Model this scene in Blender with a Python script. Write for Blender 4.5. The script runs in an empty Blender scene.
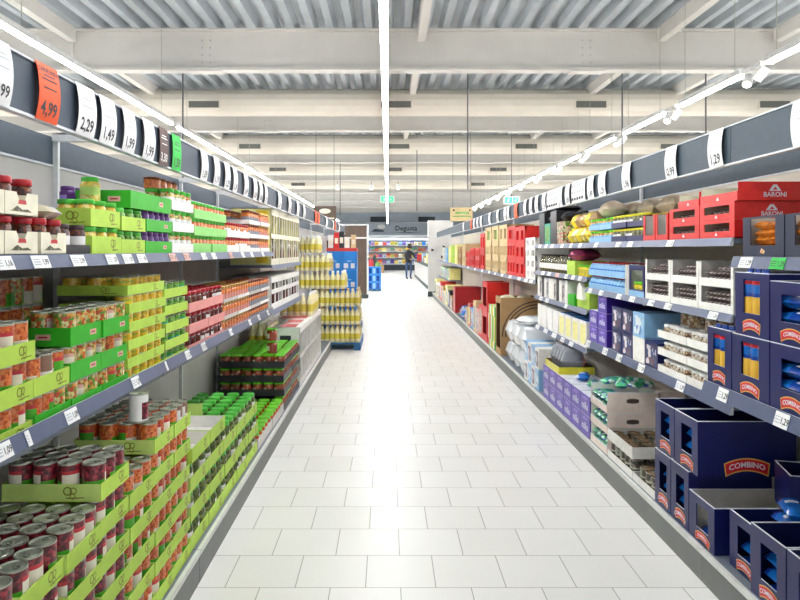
import bpy, math, random
from mathutils import Vector
random.seed(7)
PI = math.pi
F = 670.0            # focal length in pixels of the 800 px wide frame
SC = bpy.context.scene
COL = SC.collection
ORD = ['first', 'second', 'third', 'fourth', 'fifth', 'sixth', 'seventh', 'eighth', 'ninth', 'tenth', 'eleventh',
       'twelfth', 'thirteenth', 'fourteenth', 'fifteenth', 'sixteenth', 'seventeenth', 'eighteenth', 'nineteenth',
       'twentieth'] + ['twenty-' + o for o in ['first', 'second', 'third', 'fourth', 'fifth', 'sixth', 'seventh', 'eighth', 'ninth']]

# ------------------------------------------------------------------ materials
MATS = {}
def lin(c):
    return tuple(x / 12.92 if x <= 0.04045 else ((x + 0.055) / 1.055) ** 2.4 for x in c)
def hexc(h):
    return lin(tuple(int(h[i:i + 2], 16) / 255 for i in (0, 2, 4)))
def base_mat(name):
    m = bpy.data.materials.new(name); m.use_nodes = True
    return m, m.node_tree, m.node_tree.nodes['Principled BSDF']
def mat(name, h, rough=.5, metal=0., coat=0., var=.07, scale=25., spec=.5, stretch=None, bump=0.):
    m, nt, b = base_mat(name)
    tc = nt.nodes.new('ShaderNodeTexCoord')
    nz = nt.nodes.new('ShaderNodeTexNoise'); nz.inputs['Scale'].default_value = scale; nz.inputs['Detail'].default_value = 3
    if stretch:
        mp = nt.nodes.new('ShaderNodeMapping'); mp.inputs['Scale'].default_value = stretch
        nt.links.new(tc.outputs['Object'], mp.inputs[0]); nt.links.new(mp.outputs[0], nz.inputs[0])
    else:
        nt.links.new(tc.outputs['Object'], nz.inputs[0])
    r = nt.nodes.new('ShaderNodeValToRGB')
    c = hexc(h)
    r.color_ramp.elements[0].position = .3; r.color_ramp.elements[1].position = .7
    r.color_ramp.elements[0].color = tuple(max(0, x * (1 - var)) for x in c) + (1,)
    r.color_ramp.elements[1].color = tuple(min(1, x * (1 + var)) for x in c) + (1,)
    nt.links.new(nz.outputs[0], r.inputs[0]); nt.links.new(r.outputs[0], b.inputs['Base Color'])
    b.inputs['Roughness'].default_value = rough; b.inputs['Metallic'].default_value = metal
    b.inputs['Coat Weight'].default_value = coat; b.inputs['Coat Roughness'].default_value = .08
    b.inputs['Specular IOR Level'].default_value = spec
    if bump:
        bp = nt.nodes.new('ShaderNodeBump'); bp.inputs['Strength'].default_value = bump; bp.inputs['Distance'].default_value = .004
        nt.links.new(nz.outputs[0], bp.inputs['Height']); nt.links.new(bp.outputs[0], b.inputs['Normal'])
    MATS[name] = m
    return m
def spots(name, cols, scale=90., rough=.35, coat=.5):
    """pieces of food packed together: voronoi cells in a handful of colours"""
    m, nt, b = base_mat(name)
    tc = nt.nodes.new('ShaderNodeTexCoord')
    v = nt.nodes.new('ShaderNodeTexVoronoi'); v.inputs['Scale'].default_value = scale
    nt.links.new(tc.outputs['Object'], v.inputs['Vector'])
    sp = nt.nodes.new('ShaderNodeSeparateColor'); nt.links.new(v.outputs['Color'], sp.inputs[0])
    r = nt.nodes.new('ShaderNodeValToRGB'); r.color_ramp.interpolation = 'CONSTANT'
    els = r.color_ramp.elements
    while len(els) < len(cols): els.new(.5)
    for i, c in enumerate(cols):
        els[i].position = i / len(cols); els[i].color = hexc(c) + (1,)
    nt.links.new(sp.outputs[0], r.inputs[0])
    nt.links.new(r.outputs[0], b.inputs['Base Color'])
    bp = nt.nodes.new('ShaderNodeBump'); bp.inputs['Strength'].default_value = .5; bp.inputs['Distance'].default_value = .003; bp.invert = True
    nt.links.new(v.outputs['Distance'], bp.inputs['Height']); nt.links.new(bp.outputs[0], b.inputs['Normal'])
    b.inputs['Roughness'].default_value = rough; b.inputs['Coat Weight'].default_value = coat
    MATS[name] = m
def emit(name, h, s):
    m, nt, b = base_mat(name)
    b.inputs['Base Color'].default_value = hexc(h) + (1,)
    b.inputs['Emission Color'].default_value = hexc(h) + (1,); b.inputs['Emission Strength'].default_value = s
    MATS[name] = m
def glass(name, h, rough=.03, tr=.75):
    m, nt, b = base_mat(name)
    b.inputs['Base Color'].default_value = hexc(h) + (1,); b.inputs['Roughness'].default_value = rough
    b.inputs['Transmission Weight'].default_value = tr; b.inputs['IOR'].default_value = 1.3
    MATS[name] = m

for n, h, kw in [
    ('tin', 'b4b8a8', dict(metal=.75, rough=.32)), ('tin_dark', '8f9486', dict(metal=.7, rough=.4)), ('can_green', '48b01c', dict(coat=.4)),
    ('can_cream', 'efe8d2', {}), ('can_red', 'c9393f', {}), ('can_white', 'f3f1ee', {}), ('can_brown', '8a6a58', {}),
    ('can_olive', 'a9c048', {}), ('can_pink', 'e6b2a8', {}),
    ('lime', 'b9dc52', dict(rough=.6)), ('lime_pale', 'c6e07a', dict(rough=.6)), ('leaf', '32b51f', dict(rough=.5)), ('mint', '8fd873', dict(rough=.5)),
    ('brown_ink', '7d7a24', {}), ('card_white', 'f2f0ea', dict(rough=.6)), ('card_cream', 'efe9d2', dict(rough=.6)), ('card_grey', 'c9c5be', {}),
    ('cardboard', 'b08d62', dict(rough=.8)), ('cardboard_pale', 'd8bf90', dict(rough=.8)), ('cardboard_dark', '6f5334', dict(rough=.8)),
    ('card_pinkish', 'ecdcd2', dict(rough=.7)), ('black_card', '2b2b30', {}), ('pink_tray', 'ea9a94', {}), ('red_tray', 'd9423a', {}),
    ('lid_red', 'b01524', dict(rough=.3)), ('lid_green', '55c645', dict(rough=.3)), ('lid_lime', '74d62e', dict(rough=.35)), ('lid_purple', '5b2f78', dict(rough=.3)),
    ('lid_brown', '7a3c1e', dict(rough=.3)), ('lid_gold', 'b98f4a', dict(rough=.3, metal=.4)), ('lid_white', 'efeeea', dict(rough=.3)), ('lid_dark', '3c2a2a', dict(rough=.3)), ('lid_yellow', 'e3dc3c', dict(rough=.3)),
    ('jam_dark', '5c1a14', dict(coat=1, rough=.2)), ('jam_orange', 'c4561c', dict(coat=1, rough=.2)), ('sauce_red', '8f3a1c', dict(coat=1, rough=.2)), ('oil', 'd6c548', dict(coat=1, rough=.12)), ('oil_pale', 'ece4b0', dict(coat=1, rough=.12)), ('oil_dark', '55502a', dict(coat=1, rough=.12)),
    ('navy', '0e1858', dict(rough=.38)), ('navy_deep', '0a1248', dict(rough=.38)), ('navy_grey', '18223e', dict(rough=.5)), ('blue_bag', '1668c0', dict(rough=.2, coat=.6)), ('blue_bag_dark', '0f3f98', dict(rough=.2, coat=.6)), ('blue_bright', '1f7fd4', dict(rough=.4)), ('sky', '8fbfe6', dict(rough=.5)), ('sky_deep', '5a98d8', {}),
    ('edge_white', 'e6e8f2', dict(rough=.7)), ('logo_red', 'd3222c', dict(rough=.4)), ('logo_gold', 'e8b452', dict(rough=.4)), ('ink', '20222a', {}), ('paper', 'f4f4f4', dict(rough=.6)), ('paper_line', 'b8bcc4', {}),
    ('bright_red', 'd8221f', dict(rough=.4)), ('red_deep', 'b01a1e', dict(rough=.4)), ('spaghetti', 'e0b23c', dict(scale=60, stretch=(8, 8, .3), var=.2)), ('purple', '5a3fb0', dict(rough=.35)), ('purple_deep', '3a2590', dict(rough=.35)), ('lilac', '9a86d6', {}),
    ('yellow', 'f0d22e', {}), ('yellow_pale', 'eee89a', {}), ('orange_foil', 'd98630', dict(rough=.25, coat=.5)), ('sign_orange', 'f25a22', dict(rough=.6)), ('sign_green', '25c848', dict(rough=.6)), ('sign_brown', '5c4440', dict(rough=.6)),
    ('slate', '424e5c', dict(rough=.55)), ('slate_right', '3d4b57', dict(rough=.55)), ('rail_blue', '4f5a78', dict(rough=.4)), ('rail_edge', 'd4d8de', dict(rough=.4)), ('metal_white', 'dfe1e2', dict(rough=.4)), ('kick', '6a6d6b', dict(rough=.5, scale=8)), ('kick_top', 'd3d4d0', dict(rough=.5)), ('back_grey', 'b9b6b2', dict(rough=.6, scale=4)), ('back_beige', 'd6ccc0', dict(rough=.6, scale=4)), ('shelf_grey', '6c7480', dict(rough=.5)),
    ('beam', 'd3cfc8', dict(rough=.6, scale=3, var=.03)), ('duct', 'd8d0c2', dict(rough=.6, scale=3, var=.03)), ('deck', 'b4bbc0', dict(rough=.45, metal=.15, scale=4, var=.06)), ('grille', '6a6a64', {}), ('housing', 'e6e6e4', {}), ('rod', '55575a', {}),
    ('wall_blue', 'b2bec8', dict(rough=.7, scale=2)), ('vent_dark', '2f3942', {}), ('wood_dark', '5b4b40', dict(scale=6, stretch=(14, 14, .6), var=.35)), ('grey_panel', 'd6d4d0', dict(scale=3)), ('plinth', '3c4a4c', {}), ('fridge', 'e6ecf2', {}), ('floor_dark', '8a8a86', {}),
    ('pallet_blue', '1d5f8e', dict(rough=.6)), ('pallet_dark', '1b3a52', dict(rough=.6)), ('grey_bag', '8a8d96', dict(rough=.5)), ('beige_bag', 'd9c3aa', dict(rough=.6, scale=12, var=.2, bump=.6)), ('cream_bag', 'cfc8ad', dict(rough=.5, scale=12, var=.2)), ('black_bag', '26262a', dict(rough=.3)), ('film', 'eef2f4', dict(rough=.25, coat=.6, scale=10, var=.04, bump=.4)),
    ('teal', '3aa98c', {}), ('green_pack', '2f9e62', dict(coat=.4, rough=.3)), ('mag', 'a83a6a', {}), ('silver', 'b9bac0', dict(metal=.6, rough=.3)), ('coffee', '4a3a34', {}), ('rose', 'd08a80', {}), ('skin', 'c99a80', {}), ('hair', '1e1a1a', {}), ('jacket', '22262e', {}), ('jeans', '35507a', {}), ('shoe', '24242a', {}), ('meat', 'c0785a', {}),
]:
    mat(n, h, **kw)
for n, c, s in [
    ('kidney', ['5a1622', '8a2432', '6e1c2a', 'a83440', '4a101a'], 95), ('bean', ['d9682a', 'c2521c', 'e58a4a', 'b8471a', 'e07838'], 120),
    ('corn', ['f0cc3a', 'e6b428', 'f4dc6a', 'd8a61e'], 120), ('pea', ['5c9a34', '77b24a', '3f7a22', '8fc05c'], 120), ('pickle', ['5f7030', '47581f', '7f8e42', '3a4a1c', '8c8a4a'], 60),
    ('antipasti', ['4a2016', '6e3018', '35140e', '8a4420'], 90), ('mixveg', ['e2a24a', 'c8542a', 'd8d08a', '6a9a3a'], 100), ('orange_veg', ['d06a1c', 'e08a34', 'b8521a', 'd87828'], 90), ('corn_jar', ['ecd25a', 'e6c040', 'f2e28c', 'c8b848'], 60),
    ('choc', ['3a2a28', 'c9c3c0', '5c4640', '8a7a78', 'e6dcda', '40302e'], 60), ('croissant', ['d9862e', 'e8a04a', 'c06a1e', 'f0d0b0', 'd0742a'], 55), ('glassjar', ['8a6a44', 'c9b8a0', '6a4c30', 'e0d8cc', 'a08058'], 70),
    ('coffee_art', ['20306a', '20306a', 'e0d8e0', '6a2a3a', '1c2a60', '9fb4d8'], 28), ('sky_art', ['8fbfe6', 'e8f0f8', '5a98d8', 'b8dcf4'], 24), ('mixed_packs', ['2a4fa0', 'e8e8ee', 'c83a3a', '3a9a5a', 'e6c83a', '8fb4e0'], 30), ('green_art', ['2f9e62', '3a6fc0', 'dfeee6', '56c08a', '2a58a8'], 34),
    ('olive_jar', ['4a4a2c', '6c6a3c', '3a3a24', '8c8a5c'], 80), ('dark_cans', ['3a342c', '5c5246', '8a8072', '2c2822'], 60), ('gingham', ['c24a30', 'd8d0b8', '4a8a3a'], 60)]:
    spots(n, c, s)
emit('lamp', 'ffffff', 46.0); emit('spot', 'fff4e6', 8.0); emit('exit_green', '3fd08a', 1.2); emit('fridge_light', 'f4f8ff', 9)
glass('clear_film', 'f4f7f8', .08, .9)

def floor_material():
    m, nt, b = base_mat('floor_tiles')
    tc = nt.nodes.new('ShaderNodeTexCoord'); mp = nt.nodes.new('ShaderNodeMapping')
    mp.inputs['Location'].default_value = (0.1, -0.16, 0)
    br = nt.nodes.new('ShaderNodeTexBrick')
    br.offset = .5; br.offset_frequency = 2; br.squash = 1
    br.inputs['Scale'].default_value = 1; br.inputs['Mortar Size'].default_value = .0022; br.inputs['Mortar Smooth'].default_value = .2
    br.inputs['Brick Width'].default_value = .313; br.inputs['Row Height'].default_value = .313; br.inputs['Bias'].default_value = 0
    br.inputs['Color1'].default_value = hexc('f8f6f2') + (1,); br.inputs['Color2'].default_value = hexc('f3f1ec') + (1,); br.inputs['Mortar'].default_value = hexc('a9a6a0') + (1,)
    nt.links.new(tc.outputs['Object'], mp.inputs[0]); nt.links.new(mp.outputs[0], br.inputs['Vector'])
    nz = nt.nodes.new('ShaderNodeTexNoise'); nz.inputs['Scale'].default_value = 2.2
    mx = nt.nodes.new('ShaderNodeMix'); mx.data_type = 'RGBA'; mx.blend_type = 'MULTIPLY'; mx.inputs[0].default_value = .08
    nt.links.new(tc.outputs['Object'], nz.inputs[0])
    nt.links.new(br.outputs['Color'], mx.inputs[6]); nt.links.new(nz.outputs[0], mx.inputs[7])
    nt.links.new(mx.outputs[2], b.inputs['Base Color'])
    b.inputs['Roughness'].default_value = .34; b.inputs['Specular IOR Level'].default_value = .4
    MATS['floor_tiles'] = m
floor_material()

# ------------------------------------------------------------------ mesh building
TEXT_CACHE = {}
def text_geo(s):
    if s in TEXT_CACHE: return TEXT_CACHE[s]
    cu = bpy.data.curves.new('t', 'FONT'); cu.body = s; cu.size = 1; cu.resolution_u = 2; cu.align_x = 'CENTER'; cu.align_y = 'CENTER'
    cu.offset = .02
    o = bpy.data.objects.new('t', cu); COL.objects.link(o)
    me = o.evaluated_get(bpy.context.evaluated_depsgraph_get()).to_mesh()
    vs = [tuple(v.co) for v in me.vertices]; fs = [tuple(p.vertices) for p in me.polygons]
    COL.objects.unlink(o); bpy.data.objects.remove(o); bpy.data.curves.remove(cu)
    TEXT_CACHE[s] = (vs, fs)
    return vs, fs

class MB:
    def __init__(self): self.v = []; self.f = []; self.m = []; self.s = []
    def poly(self, pts, m, smooth=False):
        i = len(self.v); self.v += [tuple(p) for p in pts]; self.f.append(tuple(range(i, i + len(pts)))); self.m.append(m); self.s.append(smooth)
    def box(self, x0, x1, y0, y1, z0, z1, m, **k):
        """k: n,s,e,w,t,b give one face (+y,-y,+x,-x,+z,-z) another material; None leaves it out"""
        i = len(self.v)
        self.v += [(x0, y0, z0), (x1, y0, z0), (x1, y1, z0), (x0, y1, z0), (x0, y0, z1), (x1, y0, z1), (x1, y1, z1), (x0, y1, z1)]
        for key, q in (('b', (3, 2, 1, 0)), ('t', (4, 5, 6, 7)), ('s', (0, 1, 5, 4)), ('e', (1, 2, 6, 5)), ('n', (2, 3, 7, 6)), ('w', (3, 0, 4, 7))):
            mm = k.get(key, m)
            self.f.append(tuple(i + a for a in q)); self.m.append(mm or m); self.s.append(False)
        return self
    def lathe(self, prof, mf, n=20, cx=0, cy=0, bottom=True, top=True, phase=0., sy=1.):
        """prof: (r, z) from the bottom up; mf: a material, or f(row, segment)"""
        i = len(self.v); R = len(prof)
        for (r, z) in prof:
            for k in range(n):
                a = 2 * PI * (k + phase) / n
                self.v.append((cx + r * math.cos(a), cy + sy * r * math.sin(a), z))
        g = mf if callable(mf) else (lambda r, s: mf)
        for j in range(R - 1):
            for k in range(n):
                k2 = (k + 1) % n
                self.f.append((i + j * n + k, i + j * n + k2, i + (j + 1) * n + k2, i + (j + 1) * n + k)); self.m.append(g(j, k)); self.s.append(True)
        if bottom: self.f.append(tuple(i + k for k in reversed(range(n)))); self.m.append(g(0, 0)); self.s.append(False)
        if top: self.f.append(tuple(i + (R - 1) * n + k for k in range(n))); self.m.append(g(R - 2, 0)); self.s.append(False)
        return self
    def tube(self, p, q, r, m, n=8):
        p = Vector(p); q = Vector(q); d = (q - p).normalized()
        a = d.cross(Vector((0, 0, 1)));
        if a.length < .01: a = d.cross(Vector((1, 0, 0)))
        a.normalize(); b = d.cross(a); i = len(self.v)
        for e in (p, q):
            for k in range(n):
                t = 2 * PI * k / n; self.v.append(tuple(e + a * r * math.cos(t) + b * r * math.sin(t)))
        for k in range(n):
            k2 = (k + 1) % n; self.f.append((i + k2, i + k, i + n + k, i + n + k2)); self.m.append(m); self.s.append(True)
        self.f.append(tuple(i + k for k in range(n))); self.m.append(m); self.s.append(False)
        self.f.append(tuple(i + n + k for k in reversed(range(n)))); self.m.append(m); self.s.append(False)
        return self
    def prism(self, pts, y0, y1, m, front=None, edge=None):
        """polygon in x,z (counter-clockwise seen from -y) pushed from y0 to y1"""
        n = len(pts)
        self.poly([(x, y0, z) for x, z in pts], front or m); self.poly([(x, y1, z) for x, z in reversed(pts)], m)
        for k in range(n):
            a, b = pts[k], pts[(k + 1) % n]
            self.poly([(a[0], y1, a[1]), (b[0], y1, b[1]), (b[0], y0, b[1]), (a[0], y0, a[1])], edge or m)
        return self
    def text(self, s, size, cx, cz, y, m, sx=1., shear=0., arc=0.):
        vs, fs = text_geo(s); i = len(self.v)
        for (x, z, _) in vs:
            X = x * size * sx + shear * z * size; Z = z * size
            if arc: Z -= arc * X * X
            self.v.append((cx + X, y, cz + Z))
        for f in fs: self.f.append(tuple(i + a for a in f)); self.m.append(m); self.s.append(False)
        return self
    def turn(self, axis, ang):
        c, s = math.cos(ang), math.sin(ang)
        if axis == 'z': self.v = [(x * c - y * s, x * s + y * c, z) for x, y, z in self.v]
        if axis == 'x': self.v = [(x, y * c - z * s, y * s + z * c) for x, y, z in self.v]
        if axis == 'y': self.v = [(x * c + z * s, y, -x * s + z * c) for x, y, z in self.v]
        return self
    def shift(self, dx, dy, dz): self.v = [(x + dx, y + dy, z + dz) for x, y, z in self.v]; return self
    def mesh(self, name):
        me = bpy.data.meshes.new(name); me.from_pydata(self.v, [], self.f)
        names = []
        for m in self.m:
            if m not in names: names.append(m)
        for m in names: me.materials.append(MATS[m])
        ix = {m: k for k, m in enumerate(names)}
        me.polygons.foreach_set('material_index', [ix[m] for m in self.m]); me.polygons.foreach_set('use_smooth', self.s)
        me.update()
        if any(self.s): me.set_sharp_from_angle(angle=math.radians(40))
        return me

def ob(name, me, parent=None, loc=(0, 0, 0), rot=0.):
    o = bpy.data.objects.new(name, me.mesh(name) if isinstance(me, MB) else me); COL.objects.link(o)
    o.location = loc; o.rotation_euler = (0, 0, rot)
    if parent: o.parent = parent
    return o
LABELS = {}
def tag(o, label, cat, group=None, kind=None):
    if kind: o['kind'] = kind
    if label:
        n = len(label.replace(',', ' ').split())
        if n < 4 or n > 16: print('LABEL LENGTH', n, label)
        if label in LABELS: print('LABEL TWICE', label)
        LABELS[label] = o
        o['label'] = label
    if cat: o['category'] = cat
    if group: o['group'] = group
    return o
def empty(name, loc, rot=0.):
    return ob(name, None, None, loc, rot)
def struct(name, mb, loc=(0, 0, 0), parent=None, label=None):
    o = ob(name, mb, parent, loc)
    if not parent: o['kind'] = 'structure'
    if label: o['label'] = label
    return o

KINDS = {}
def kind(key, name, cat, parts):
    """parts: list of (name, MB, [(sub name, MB)...]); one part alone is the thing itself"""
    KINDS[key] = (name, cat, [(p[0], p[1].mesh(p[0]), [(s[0], s[1].mesh(s[0])) for s in (p[2] if len(p) > 2 else [])]) for p in parts])
def put(key, x, y, z, rot, label, group=None, tilt=None):
    name, cat, parts = KINDS[key]
    if len(parts) == 1 and not parts[0][2]:
        o = ob(name, parts[0][1], None, (x, y, z), rot)
    else:
        o = empty(name, (x, y, z), rot)
        for pn, me, subs in parts:
            c = ob(pn, me, o)
            for sn, sm in subs: ob(sn, sm, c)
    if tilt: o.rotation_euler = (tilt[0], tilt[1], rot)
    return tag(o, label, cat, group)

# side frames: 'L' goods face +X, 'R' goods face -X
def wx(side, inset, front): return -(front + inset) if side == 'L' else front + inset
def wr(side): return PI / 2 if side == 'L' else -PI / 2
def dist(front, u): return front * F / abs(u - 388.0)
# ------------------------------------------------------------------ kinds of goods
def can(key, r, h, band, label, panel, strip, name='food_can', cat='can', full=False, lid='tin'):
    zs = [0, .004, .008, .12 * h, .3 * h, .52 * h, .7 * h, .8 * h, .955 * h, .985 * h, h]
    rs = [r * .96, r, r * .985, r * .985, r * .985, r * .985, r * .985, r * .985, r * .985, r, r * .98]
    def mf(j, k):
        if j < 2 or j >= 8: return 'tin'
        if panel and k in (0, 1, 2, 3, 4) and 3 <= j <= 6:
            return strip if j == 6 else panel
        if not full and k in (9, 10, 11, 12) and 3 <= j <= 4: return band
        if j == 2 and not full: return 'lime_pale' if k < 6 else label
        return label if (j < 5 or full) else band
    b = MB().lathe(list(zip(rs, zs)), mf, 20, top=False)
    l = MB().lathe([(r * .97, h - .004), (r * .97, h + .0005), (r * .9, h + .0005), (r * .87, h - .003), (r * .62, h - .003), (r * .6, h - .0018), (r * .3, h - .0018)], lid, 20, bottom=False)
    p = MB().lathe([(r * .12, h - .0017), (r * .24, h - .0017), (r * .24, h + .0008), (r * .12, h + .0008), (r * .12, h - .0017)], 'tin_dark', 10, cx=r * .42, bottom=False, top=False)
    p.box(r * .05, r * .22, -r * .07, r * .07, h - .0017, h + .0006, 'tin_dark')
    kind(key, name, cat, [('body', b), ('lid', l, [('ring_pull', p)])])
can('kidney', .0352, .110, 'kidney', 'can_green', 'can_cream', 'can_red', name='kidney_bean_can')
can('bean', .0352, .110, 'bean', 'can_green', 'can_cream', 'can_red', name='bean_can')
can('beanpale', .0352, .110, 'bean', 'can_cream', 'can_green', 'can_red', name='bean_can')
can('mix', .0352, .110, 'mixveg', 'can_green', 'can_cream', 'can_pink', name='vegetable_can')
can('plainbrown', .0352, .110, 'can_brown', 'can_white', 'can_white', 'can_white', name='plain_can')
can('whitebean', .0352, .110, 'can_white', 'can_white', 'kidney', 'can_white', full=True, name='bean_can')
can('corn', .0375, .068, 'corn', 'can_white', 'yellow', 'can_olive', name='corn_can')
can('peas', .0375, .068, 'pea', 'can_white', 'teal', 'can_green', name='pea_can')
can('catcup', .040, .050, 'dark_cans', 'coffee', 'tin_dark', 'tin_dark', 'food_tin', 'tin', lid='cardboard_dark')

def jar(key, r, h, content, lid, label=None, lr=.86, segs=(0, 20), z0=.2, z1=.6, name='food_jar', flat=False, n=20):
    zs = [0, .03 * h, z0 * h, z1 * h, .72 * h, .82 * h, .85 * h]
    rs = [r * .9, r, r, r, r, r * .84, r * .8]
    mf = lambda j, k: label if (label and j == 2 and segs[0] <= k < segs[1]) else content
    b = MB().lathe(list(zip(rs, zs)), mf, n, top=False)
    q = 4 if flat else n
    if flat:
        a = r * .84; l = MB(); l.box(-a, a, -a, a, .88 * h, h, lid)
    else:
        l = MB().lathe([(r * lr, .82 * h), (r * lr * 1.03, .835 * h), (r * lr * 1.03, .97 * h), (r * lr * .95, h), (r * lr * .8, h), (r * lr * .76, h - .0015)], lid, n, bottom=False)
    kind(key, name, 'jar', [('glass_body', b), ('lid', l)])
jar('antip', .0275, .105, 'antipasti', 'lid_red', lr=1.0, label='can_cream', z0=.1, z1=.55, name='antipasti_jar')
jar('darkj', .029, .095, 'antipasti', 'lid_dark', label='can_white', name='tapenade_jar')
jar('cornj', .031, .092, 'corn_jar', 'lid_green', lr=1.0, name='corn_jar')
jar('cornjbig', .036, .096, 'corn_jar', 'lid_green', lr=.86, label='lime_pale', segs=(8, 20), z0=.3, z1=.62, name='corn_jar')
jar('greenj', .031, .085, 'pea', 'lid_green', label='can_white', name='olive_jar')
jar('purplej', .031, .090, 'lid_purple', 'lid_purple', label='lilac', segs=(6, 16), name='cabbage_jar')
jar('whitej', .034, .100, 'mixveg', 'lid_green', label='can_white', lr=.95, name='vegetable_jar')
jar('brownj', .034, .095, 'orange_veg', 'lid_brown', lr=1.0, name='vegetable_jar')
jar('brownshort', .04, .055, 'orange_veg', 'lid_brown', lr=1.0, name='vegetable_jar')
jar('orangej', .033, .087, 'orange_veg', 'lid_green', label='mint', segs=(4, 12), z0=.1, z1=.4, lr=.95, name='carrot_jar')
jar('redj', .034, .092, 'orange_veg', 'lid_red', label='can_white', segs=(2, 12), lr=.95, name='carrot_jar')
jar('greyj', .034, .100, 'orange_veg', 'lid_brown', label='grey_bag', segs=(0, 20), z0=.12, z1=.52, lr=.95, name='fruit_jar')
jar('peachj', .034, .100, 'orange_veg', 'lid_gold', label='rose', segs=(0, 20), z0=.12, z1=.5, lr=.95, name='fruit_jar')
jar('tomj', .036, .105, 'jam_dark', 'lid_red', label='can_white', segs=(5, 9), lr=.95, name='tomato_jar')
jar('jamj', .036, .12, 'jam_dark', 'lid_dark', label='red_deep', segs=(3, 10), lr=.95, name='jam_jar')
jar('pickj', .044, .128, 'pickle', 'lid_green', label='can_white', segs=(2, 9), lr=.87, name='gherkin_jar')
jar('saucej', .045, .105, 'sauce_red', 'lid_lime', label='can_cream', segs=(2, 9), lr=.97, flat=True, name='sauce_jar')
jar('sauceround', .045, .105, 'jam_orange', 'lid_lime', label='can_cream', segs=(2, 9), lr=.97, name='sauce_jar')
jar('spread', .033, .08, 'olive_jar', 'lid_yellow', label='can_white', segs=(2, 12), lr=.98, name='spread_jar')
jar('spreadg', .033, .08, 'mixveg', 'lid_lime', label='sky', segs=(0, 20), lr=.98, name='spread_jar')
jar('cup', .036, .075, 'glassjar', 'lid_white', lr=1.0, name='dessert_cup')
jar('cupbig', .055, .085, 'glassjar', 'lid_white', lr=1.0, name='dessert_cup')
jar('cupred', .055, .085, 'glassjar', 'lid_red', lr=1.0, name='dessert_cup')
jar('yellowcan', .03, .09, 'yellow', 'lid_lime', lr=1., label='oil', name='drink_can')

def bottle(key, r, h, content, cap, label, name='oil_bottle', n=14):
    prof = [(r * .9, 0), (r, .02 * h), (r, .18 * h), (r, .5 * h), (r * .96, .62 * h), (r * .6, .78 * h), (r * .36, .87 * h), (r * .34, .91 * h)]
    b = MB().lathe(prof, lambda j, k: label if (label and j == 2) else content, n, top=False)
    c = MB().lathe([(r * .42, .9 * h), (r * .42, .99 * h), (r * .36, h)], cap, n)
    kind(key, name, 'bottle', [('bottle_body', b), ('cap', c)])
bottle('oil', .037, .262, 'oil_pale', 'lid_white', 'oil')
bottle('oilclear', .037, .262, 'oil_pale', 'lid_gold', 'oil')
bottle('olive', .035, .25, 'oil_dark', 'lid_dark', 'jam_dark')
bottle('drink', .028, .10, 'sky', 'lid_red', 'blue_bright', 'drink_bottle')
bottle('darkbottle', .03, .17, 'oil_dark', 'lid_dark', 'can_white', 'sauce_bottle')
bottle('shampoo', .04, .19, 'can_white', 'blue_bright', 'yellow', 'cleaner_bottle')

def pillow(L, W, H, mf, name=None, nx=10, ny=6):
    """a filled bag lying down: crimped at both ends of x"""
    mb = MB(); i = 0
    for sgn in (1, -1):
        base = len(mb.v)
        for a in range(nx + 1):
            for b in range(ny + 1):
                s = a / nx; t = b / ny
                e = max(0, min(1, min(s, 1 - s) * 5)); e = math.sqrt(max(0, e * (2 - e)))
                g = math.sqrt(max(0, 1 - (2 * t - 1) ** 2))
                z = H / 2 + sgn * H / 2 * e * g * (1 + (.1 * math.sin(17 * s + 5 * t) if sgn > 0 else -.01))
                mb.v.append(((s - .5) * L, (t - .5) * W * (.94 + .06 * e), z))
        for a in range(nx):
            for b in range(ny):
                q = (base + a * (ny + 1) + b, base + (a + 1) * (ny + 1) + b, base + (a + 1) * (ny + 1) + b + 1, base + a * (ny + 1) + b + 1)
                mb.f.append(q if sgn > 0 else tuple(reversed(q))); mb.m.append(mf(a / nx, b / ny) if callable(mf) else mf); mb.s.append(True)
    return mb
kind('pasta_bag', 'pasta_bag', 'pasta', [('film', pillow(.172, .10, .058, lambda s, t: 'edge_white' if .42 < s < .52 and .25 < t < .8 else ('blue_bag' if s < .78 else 'blue_bag_dark')))])
kind('pasta_bag_gold', 'pasta_bag', 'pasta', [('film', pillow(.172, .10, .058, lambda s, t: 'spaghetti' if .3 < s < .6 and .2 < t < .8 else 'blue_bag_dark'))])
kind('pasta_bag_long', 'pasta_bag', 'pasta', [('film', pillow(.262, .11, .056, lambda s, t: 'edge_white' if .45 < s < .53 and .3 < t < .8 else ('blue_bag' if (s < .2 or s > .6) else 'blue_bag_dark'), nx=14))])
kind('croissant', 'wrapped_pastry', 'pastry', [('wrapper', pillow(.105, .06, .034, lambda s, t: 'orange_foil' if s < .55 else ('can_cream' if .3 < t < .6 else 'croissant'), nx=8))])
kind('choc_pack', 'chocolate_pack', 'chocolate', [('wrapper', pillow(.085, .04, .022, 'choc', nx=6, ny=4))])
kind('wipes', 'wipes_pack', 'wipes', [('film', pillow(.15, .085, .045, 'green_art', nx=8))])
kind('soft_bag', 'crisp_bag', 'bag', [('film', pillow(.28, .2, .1, 'cream_bag'))])
def spag():
    mb = MB()
    prof = [(.026, 0), (.027, .01), (.027, .15), (.027, .165), (.027, .2), (.027, .215), (.026, .232), (.012, .25)]
    ms = ['spaghetti', 'spaghetti', 'blue_bag_dark', 'blue_bag', 'logo_red', 'blue_bag', 'blue_bag_dark']
    mb.lathe(prof, lambda j, k: ms[j], 14, sy=.75)
    mb.box(-.02, .02, -.003, .003, .246, .262, 'blue_bag_dark')
    return mb
kind('spaghetti', 'spaghetti_pack', 'pasta', [('film', spag())])

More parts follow.
